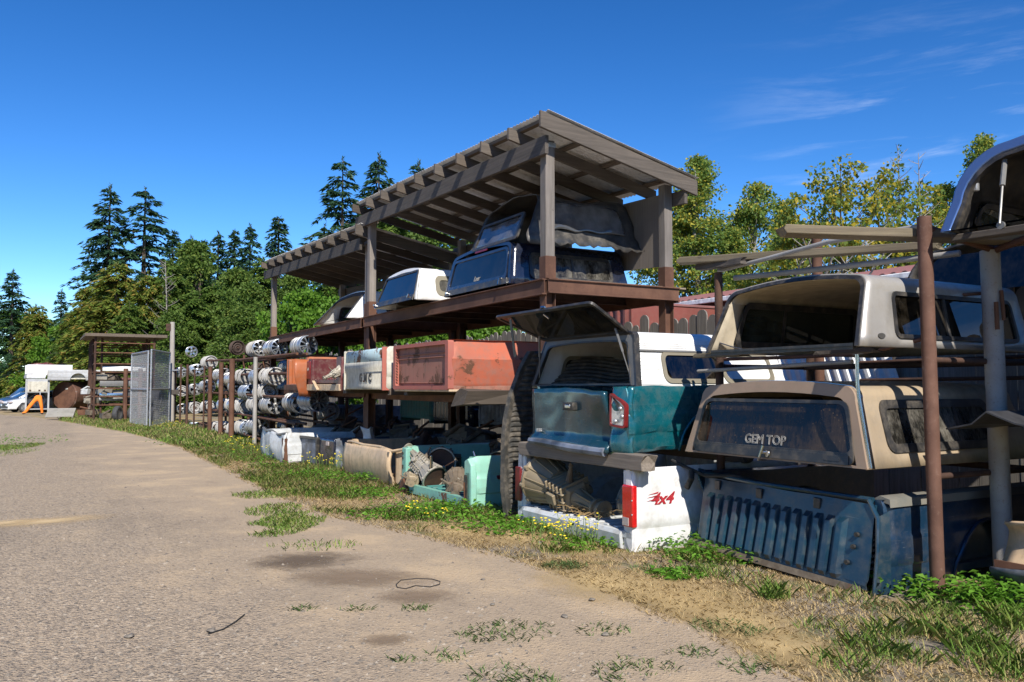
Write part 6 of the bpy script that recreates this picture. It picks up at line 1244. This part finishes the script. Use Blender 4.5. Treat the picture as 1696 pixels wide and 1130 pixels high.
# ------------------------------------------------------------------ gate, pole, scrap rack and the far corner of the yard
def gate(label, p0, p1, h, seed):
    A, B = on_z(*p0), on_z(*p1); d = B-A; t = thing('chain_link_gate', label, 'gate', A, math.atan2(d.y, d.x), 'chain link gate leaves'); w = d.length; q = MB()
    for e in (((0,0,.05),(0,0,h)),((w,0,.05),(w,0,h)),((0,0,.08),(w,0,.08)),((0,0,h),(w,0,h)),((0,0,h*.5),(w,0,h*.5))): q.tube([*e], .035, 8)
    q.build('frame', M['galv'], t); q = MB(); n = int((w+h)/.15)
    for i in range(n):
        s0 = i*.15
        for sg in (0, 1):
            x0, z0 = (s0, 0) if s0 < w else (w, s0-w); x1, z1 = (0, s0) if s0 < h else (s0-h, h)
            if sg: x0, x1 = w-x0, w-x1
            q.bar((x0,.01*sg,z0+.05),(x1,.01*sg,min(h,z1+.05)),.009,.009)
    q.build('mesh', M['galv'], t, smooth=0, recalc=False); return t
gate('left leaf of the open chain link gate, beside the tall scrap rack', (216,703), (243,709), 3.05, 1); gate('right leaf of the chain link gate, hung on the wooden pole', (248,709), (279,703), 3.1, 2)
p = on_z(284,702); t = thing('wooden_pole', 'pale wooden pole with a small dark box on top, beside the gate', 'pole', p); q = MB(); q.tube([(0,0,-.2),(-.05,0,4.5)], [.12,.10], 10); q.build('pole', M['barkpale'], t); q = MB(); q.box(-.30,-.08,-.1,.1,4.10,4.42); q.build('box', M['rustdark'], t, bevel=.01); q = MB(); q.box(-.02,.34,-.12,-.08,1.3,1.5); q.build('cross_board', M['wood0'], t); q = MB(); q.bar((-.1,-.1,2.35),(.9,-.1,2.4),.04,.05); q.build('hinge_arm', M['galv'], t)
t = wthing('scrap_rack', 'tall rusty rack with a flat dark roof left of the gate', 'scrap rack', 44.4, 2.16); L = Lf(44.4, 2.16)
for u in (44.4, 45.4, 46.6, 47.8, 48.8, 49.8):
    for v in ((2.16, 4.75) if u != 45.4 else (2.5, 4.5)): q = MB(); q.tube([L(u,v,-.1), L(u,v,4.0)], .055, 6); q.build('post', M['rustdark'], t)
for v in (3.5, 4.15): q = MB(); q.tube([L(44.38,v,-.1), L(44.38,v,2.5)], .10, 8); q.build('post', M['rustred'], t)
for z in (.75,1.15,1.55,2.32,2.72,3.25,3.72):
    for u in (44.4, 47, 49.8): q = MB(); q.tube([L(u,2.1,z), L(u,4.8,z)], .035, 6); q.build('rail', M['rust'], t)
    for v in (2.16,): q = MB(); q.tube([L(44.4,v,z), L(49.8,v,z)], .03, 6); q.build('rail', M['rustdark'], t)
q = MB(); q.loft([[L(u,v,z) for u, z in ((44.1,4.02),(50.2,4.10),(50.2,4.18),(44.1,4.16))] for v in (1.7, 5.3)]); q.build('roof', M['brown0'], t, smooth=0)
for i, (u, v, z, ln, r, m, lab) in enumerate(((44.6,2.5,2.5,1.9,.11,'white','white bumper on the top tier of the tall scrap rack'),(44.7,2.4,1.78,1.9,.13,'greytrim','grey bumper on the middle tier of the tall scrap rack'),(44.7,2.4,1.22,1.8,.10,'chrome','chrome bumper above the shaded tier of the tall scrap rack'),(45.1,2.4,1.02,1.8,.08,'alloy','thin bright bumper low on the tall scrap rack'),(45.4,2.4,1.95,2.1,.12,'maroon','dark axle on the middle tier of the tall scrap rack'))):
    t = wthing('bumper', lab, 'bumper', u, v, z, 0, 'bumpers on the tall scrap rack'); q = MB(); q.loft([[(0,0,-r),(r*.4,0,-r),(r*.6,0,0),(r*.4,0,r),(0,0,r)],[(.1,ln*.5,-r),(.1+r*.4,ln*.5,-r),(.1+r*.6,ln*.5,0),(.1+r*.4,ln*.5,r),(.1,ln*.5,r)],[(0,ln,-r),(r*.4,ln,-r),(r*.6,ln,0),(r*.4,ln,r),(0,ln,r)]]); q.build('bar', M[m], t)
for i, (u, v, z, k, lab) in enumerate(((44.8,2.45,2.08,'cast','cast engine block on the upper tier of the scrap rack'),(44.9,3.0,2.06,'grease','rusty engine part on the upper tier of the scrap rack'),(44.9,2.6,1.36,'cast','pale cylinder head on the middle tier of the scrap rack'),(45.1,3.2,1.32,'cast','pale gearbox on the middle tier of the scrap rack'),(47.5,2.2,.9,'cast','pale engine parts at the left end of the scrap rack'),(46.8,2.2,.35,'dirtyiron','muddy axle part low at the left end of the scrap rack'),(48.6,2.0,.3,'rust','rusty casting on the ground at the left end of the scrap rack'),(48.0,2.1,1.35,'oldwhite','white casting at the left end of the scrap rack'),(44.7,2.7,.22,'grease','black axle part low on the scrap rack'))):
    t = wthing('engine_part', lab, 'engine part', u, v, z, i, 'engine parts on the tall scrap rack'); q = MB(); q.box(-.22,.22,-.3,.3,-.12,.14); q.lathe([(.12,.2),(.13,.3),(.08,.45)], 10, 'y'); q.tube([(-.2,-.3,.1),(.1,-.2,.28),(.2,.2,.2)], .05, 6); q.dent(.08, 4, i); q.build('casting', M[k], t, smooth=30, bevel=.02)
def tyre(label, u, v, z, r, w, rot, m='tyre'):
    t = wthing('tyre', label, 'tyre', u, v, z, rot, 'tyres at the scrap rack'); q = MB(); q.lathe([(r*.62,-w/2),(r*.85,-w/2-.01),(r*.97,-w*.4),(r,-w*.2),(r,w*.2),(r*.97,w*.4),(r*.85,w/2+.01),(r*.62,w/2)], 28, 'x', close=True); q.build('tread', M[m], t); q = MB(); q.lathe([(r*.62,w*.3),(r*.5,w*.2),(r*.2,w*.25),(.001,w*.25)], 20, 'x'); q.build('rim', M['alloy'], t)
tyre('dusty tyre standing in front of the scrap rack', 43.9, 3.15, .36, .36, .22, R(60)); tyre('dusty tyre standing between the two red posts of the scrap rack', 44.6, 3.85, .34, .34, .22, R(60)); tyre('dusty tyre standing right of the red posts of the scrap rack', 44.6, 4.45, .34, .34, .22, R(60)); tyre('big drum shaped tyre on the tier above the standing tyres', 44.9, 3.95, 1.15, .40, .95, R(90)); tyre('tyre behind the left gate leaf', 42.5, 4.6, .36, .36, .22, R(50)); tyre('upper tyre behind the left gate leaf', 42.5, 4.6, 1.1, .38, .5, R(70))
p = on_z(98, 696); t = thing('pallet', 'pale wooden pallet tilted against a pile beside the rusty tank', 'pallet', p+Vector((0,0,.1)), R(18), None, (R(28), 0)); t.scale = (.72,.72,.72); q = MB()
for i in range(7): q.box(-.85,.85,i*.17,i*.17+.12,.10,.125)
q.build('slats', M['pallet'], t, smooth=0)
for x in (-.8, 0, .8): q = MB(); q.box(x-.05,x+.05,0,1.14,0,.098); q.build('runner', M['pallet'], t)
p = on_z(88, 684); t = thing('steel_tank', 'rusty steel tank lying on its side behind the pallet', 'tank', p+Vector((0,1.2,1.05)), TH+R(48)); q = MB(); q.lathe([(.001,0),(.5,.0),(.88,.03),(.92,.08),(.92,2.6),(.88,2.65),(.001,2.7)], 32, 'y'); q.build('drum', M['rustpipe'], t); q = MB(); q.lathe([(.86,-.012),(.86,.02),(.001,.02)], 32, 'y'); q.build('end_cap', M['rustred'], t); q = MB(); q.box(-.6,.6,.3,2.2,-1.05,-.75); q.build('cradle', M['rustdark'], t); q = MB(); q.box(.1,.3,-.03,0,.4,.48); q.box(.1,.3,-.03,0,-.9,-.82); q.build('lug', M['letter'], t)
p = on_z(61, 684); TB = TH+R(90); t = thing('service_box', 'pale grey steel service box with an open dark lower bay', 'service box', p, TB); q = MB(); q.box(-.60,.60,0,.06,1.25,2.05); q.box(-.66,-.56,0,2,0,2.1); q.box(.56,.66,0,2,0,2.1); q.box(-.55,.55,.07,2,2.0,2.1); q.box(-.55,.55,1.95,2.0,0,1.99); q.box(-.55,.55,.1,1.9,.2,.25); q.build('body', M['greybox'], t, smooth=0, bevel=.01)
q = MB(); q.box(-.54,.54,-.03,-.003,1.30,1.95); q.build('door', M['cream'], t, bevel=.02); q = MB(); q.bar((.15,-.02,.75),(.15,-.02,1.35),.05,.05); q.build('prop', M['greybox'], t)
for x in (-.4,.1,.4): q = MB(); q.box(x-.05,x+.05,-.06,-.03,1.36,1.44); q.build('latch', M['rustdark'], t)
u_, v_, z_ = touv(on_z(62, 684)); t = bedthing('white pickup bed lying on the grey service box at the far left', u_+1.1, v_-.7, 2.14, R(4)); b = Bed(t, 2.1, 2.6, .85, M['carwhite'], M['oldwhite'], arch=(1.45,.46), thick=.16, zf=.3); b.stakes(M['carwhite'], .2); b.bulkhead(M['oldwhite'], 1.2); q = MB(); q.box(-1.0,1.0,-.05,.05,.0,.2); q.build('sill', M['greybox'], t, bevel=.02)
u_, v_, z_ = touv(on_z(80, 684)); t = bedthing('dusty beige grey bed lying on top of the rusty tank', u_+1.2, v_-.1, 2.02, R(0)); b = Bed(t, 2.1, 3.0, .66, M['greybox'], M['cream'], arch=(1.7,.46), thick=.3, zf=.15, dent=.02); b.bulkhead(M['cream'], 0.05); b.lamp(1, .3, .6, .15, M['letter'])
# person in orange trousers bending into the grey box
p = on_z(69, 686); t = thing('person', 'person in orange work trousers bending forward into the grey service box', 'person', p+Vector((0,-.45,0)), TB-R(12)); bm = bmesh.new()
J = {'pel':(0,0,.93,.17),'hl':(-.12,-.02,.88,.125),'kl':(-.34,-.18,.52,.11),'al':(-.58,-.32,.12,.085),'fl':(-.72,-.38,.06,.06),'hr':(.13,-.02,.88,.125),'kr':(.22,-.10,.48,.095),'ar':(.26,-.06,.10,.07),'fr':(.26,-.22,.05,.06),'w':(0,.22,1.02,.16),'ch':(0,.50,.98,.17),'nk':(0,.66,.93,.07),'hd':(0,.80,.88,.105),'sl':(-.2,.52,.98,.075),'el':(-.26,.60,.72,.055),'wl':(-.2,.75,.5,.04),'sr':(.2,.52,.98,.075),'er':(.27,.62,.72,.055),'wr':(.2,.76,.5,.04)}
E_ = [('pel','hl'),('hl','kl'),('kl','al'),('al','fl'),('pel','hr'),('hr','kr'),('kr','ar'),('ar','fr'),('pel','w'),('w','ch'),('ch','nk'),('nk','hd'),('ch','sl'),('sl','el'),('el','wl'),('ch','sr'),('sr','er'),('er','wr')]
vs = {k: i for i, k in enumerate(J)}; me = bpy.data.meshes.new('body'); me.from_pydata([j[:3] for j in J.values()], [(vs[a], vs[c_]) for a, c_ in E_], [])
o = bpy.data.objects.new('body', me); C.objects.link(o); o.parent = t; o.modifiers.new('skin', 'SKIN'); o.modifiers.new('sub', 'SUBSURF').levels = 1; o.modifiers['sub'].render_levels = 2
for k, i in vs.items(): me.skin_vertices[0].data[i].radius = (J[k][3], J[k][3])
me.skin_vertices[0].data[0].use_root = True
for pl in me.polygons: pl.use_smooth = True
tm_ = NT('orange trousers and dark jacket'); sx = tm_.n('SeparateXYZ'); tm_.set(sx.inputs[0], tm_.co); jk = tm_.ramp(sx.outputs['Y'], .17, .19); bt = tm_.ramp(sx.outputs['Z'], .10, .085)
me.materials.append(tm_.done(tm_.bsdf(tm_.mix(bt, tm_.mix(jk, (.78,.21,.02,1), (.03,.04,.07,1)), (.03,.02,.015,1)), .85, 0, tm_.bump(tm_.noise(7,4), .5, .03)))); bm.free()
# parked cars
def car(label, u, v, rot, paintm, H=1.42, name='parked_car'):
    t = wthing(name, label, 'car', u, v, 0, rot, 'cars parked at the far left'); Wd = 1.74; prof = [(0,.30,.80),(.0,.55,.88),(.12,.66,.93),(.55,.76,.97),(1.15,.88,1.0),(2.6,.92,1.0),(3.9,.93,.97),(4.35,.86,.93),(4.42,.50,.90),(4.42,.32,.86)]
    q = MB(); rings = []
    for y in [0,.03,.1,.25,.45,.7,1.0,1.2,1.6,2.2,2.9,3.5,3.9,4.2,4.38,4.42]:
        h = np.interp(y, [0,.1,.5,1.2,2.6,3.9,4.3,4.42], [.52,.66,.76,.90,.93,.95,.90,.62]); w = Wd/2*np.interp(y, [0,.15,.6,1.5,3.5,4.2,4.42], [.74,.90,.98,1,1,.96,.82]); z0 = .22
        wa = 0
        for yc in (.86, 3.45):
            if abs(y-yc) < .36: wa = max(wa, math.sqrt(.36**2-(y-yc)**2)+.30)
        zs = [max(z0, wa), max(z0+.08, wa+.001), max(.45, wa+.002), max(.62, wa+.003), h-.05, h]; fx = [.94,.985,1,1,.985,.90]
        rings.append([(w*f_, y, z_) for f_, z_ in zip(fx, zs)]+[(0,y,h+.03)]+[(-w*f_, y, z_) for f_, z_ in list(zip(fx, zs))[::-1]])
    q.loft(rings); body = q.build('body', M[paintm], t, smooth=40)
    q = MB(); rings = []
    for y, hh, f_ in ((1.12,.90,.90),(1.75,H-.06,.74),(2.1,H,.72),(2.9,H,.72),(3.5,H-.1,.72),(4.15,.94,.86)): rings.append([(-Wd/2*.90*(f_ if hh > .95 else .98)/.9*1, y, .88),(-Wd/2*f_, y, hh-.03),(-Wd/2*f_*.8, y, hh),(Wd/2*f_*.8, y, hh),(Wd/2*f_, y, hh-.03),(Wd/2*.90*(f_ if hh > .95 else .98)/.9, y, .88)])
    q.loft(rings); q.build('window', M['carglass'], t, smooth=30)
    q = MB(); q.loft([[(-Wd/2*.73,y,H-.045+z),(-Wd/2*.6,y,H+.012+z),(Wd/2*.6,y,H+.012+z),(Wd/2*.73,y,H-.045+z)] for y, z in ((1.72,-.05),(2.1,0),(2.9,0),(3.45,-.08))], True); q.build('roof', M[paintm], t)
    for sg in (-1, 1):
        for pp, rr_ in (([(sg*Wd/2*.93,1.10,.90),(sg*Wd/2*.745,1.78,H-.06)],.035),([(sg*Wd/2*.80,2.62,.92),(sg*Wd/2*.735,2.55,H-.03)],.035),([(sg*Wd/2*.90,4.1,.92),(sg*Wd/2*.735,3.45,H-.10)],.05)): q = MB(); q.tube(pp, rr_, 6); q.build('pillar', M[paintm], t)
        q = MB(); q.box(sg*.62-.2, sg*.62+.2, -.01, .22, .58, .70); q.build('headlight', M['lampclear'], t, bevel=.04)
        q = MB(); q.box(sg*.93-.09, sg*.93+.09, 1.35, 1.5, .93, 1.05); q.build('mirror', M[paintm], t, bevel=.03)
        for y in (.86, 3.45):
            q = MB(); q.lathe([(.20,-.09),(.29,-.1),(.31,-.06),(.31,.06),(.29,.1),(.20,.09)], 24, 'x', (sg*.76,y,.31), close=True); wl_ = q.build('wheel', M['tyre'], t); q = MB(); q.lathe([(.20,.07*sg),(.17,.04*sg),(.05,.08*sg),(.001,.08*sg)], 20, 'x', (sg*.76,y,.31))
            for k in range(5): a = k*1.257; q.bar((sg*.84,y+.04*math.cos(a),.31+.04*math.sin(a)),(sg*.84,y+.19*math.cos(a),.31+.19*math.sin(a)),.05,.02)
            q.build('rim', M['alloy'], wl_)
    q = MB(); q.box(-.45,.45,-.025,.03,.50,.58); q.box(-.6,.6,-.03,.03,.28,.40); q.build('grille', M['trim'], t, bevel=.01); q = MB(); q.box(-.26,.26,-.045,-.03,.36,.48); q.build('number_plate', M['trim'], t); return t
CR = R(20)
for px, py, dv, lab, m, hh in ((6,684,0,'white sedan, lowest of the parked cars at the left edge','carwhite',1.36),(-4,676,.0,'blue car parked behind the white sedan at the left edge','carblue',1.60),(2,670,.3,'pale silver car parked farthest back at the left edge','carpale',1.85),(-10,681,0,'dark blue low car between the white sedan and the blue car','carblue',1.3)):
    u_, v_, z_ = touv(on_z(px, py)); car(lab, u_+.8, v_+dv, CR, m, hh)
t = wthing('scrap_shelf', 'low dark open shelf with a rusty roof behind the parked cars', 'scrap shelf', 92, 3.0); q = MB(); q.box(-2,8,0,.1,0,2.6); q.build('back', M['rustdark'], t, smooth=0); q = MB(); q.loft([[(-2.2,-.9,2.55),(8,-.9,2.7)],[(-2.2,.2,2.8),(8,.2,2.9)]], False, False); q.build('roof', M['rust'], t, solid=.06); q = MB(); q.box(-2,-1.85,-.8,-.7,0,2.55); q.box(3,3.15,-.8,-.7,0,2.6); q.build('post', M['rustdark'], t)
t = wthing('red_scrap', 'dented dark red car front poking out behind the white pickup bed', 'car part', 70.0, .6, 2.7, R(60)); q = gridpanel(-1.6,1.0,0,.6,0,12,6,lambda a, c_: .5*a*c_); q.dent(.15, 2, 3); q.build('panel', M['maroon'], t, solid=.03); q = MB(); q.box(-.9,-.4,-.05,.05,.2,.45); q.build('lamp', M['reflector'], t, bevel=.03)
# litter on the road
def wire(label, pts, r=.0035, m='rubber'): q = MB(); q.tube([on_z(a, c_, .012) for a, c_ in pts], r, 5); tag(q.build('wire', M[m]), label, 'wire')
wire('thin wire loop lying on the dirt', [(656,968),(664,961),(690,958),(715,959),(729,963),(728,968),(712,972),(688,970),(672,975),(658,973),(656,968)]); wire('thin dark cable lying across the gravel', [(345,1050),(370,1042),(390,1030),(405,1018)], .005)
for i, (px, py, s, lab) in enumerate(((980,995,.05,'dark stone by the dry grass'),(936,1022,.045,'bluish stone in the middle of the dirt'),(816,1002,.03,'small dark stone behind the trailing weed'),(1003,1052,.04,'grey stone at the bottom of the dirt patch'),(215,1055,.05,'flat brown stone low on the gravel'),(350,1046,.05,'dark lump beside the cable'),(800,960,.03,'stone beside the wire loop'),(895,900,.05,'dark metal bit at the edge of the dry grass'))):
    q = MB(); q.lathe([(.001,-.2*s),(s*.8,0),(s,.25*s),(s*.6,.6*s),(.001,.7*s)], 9, 'z'); q.dent(s*.4, 14, i); o = q.build('stone', M['stone'], smooth=0); o.scale = (.65,.65,.6); o.location = on_z(px, py, .01); tag(o, lab, 'stone', 'loose stones on the dirt')
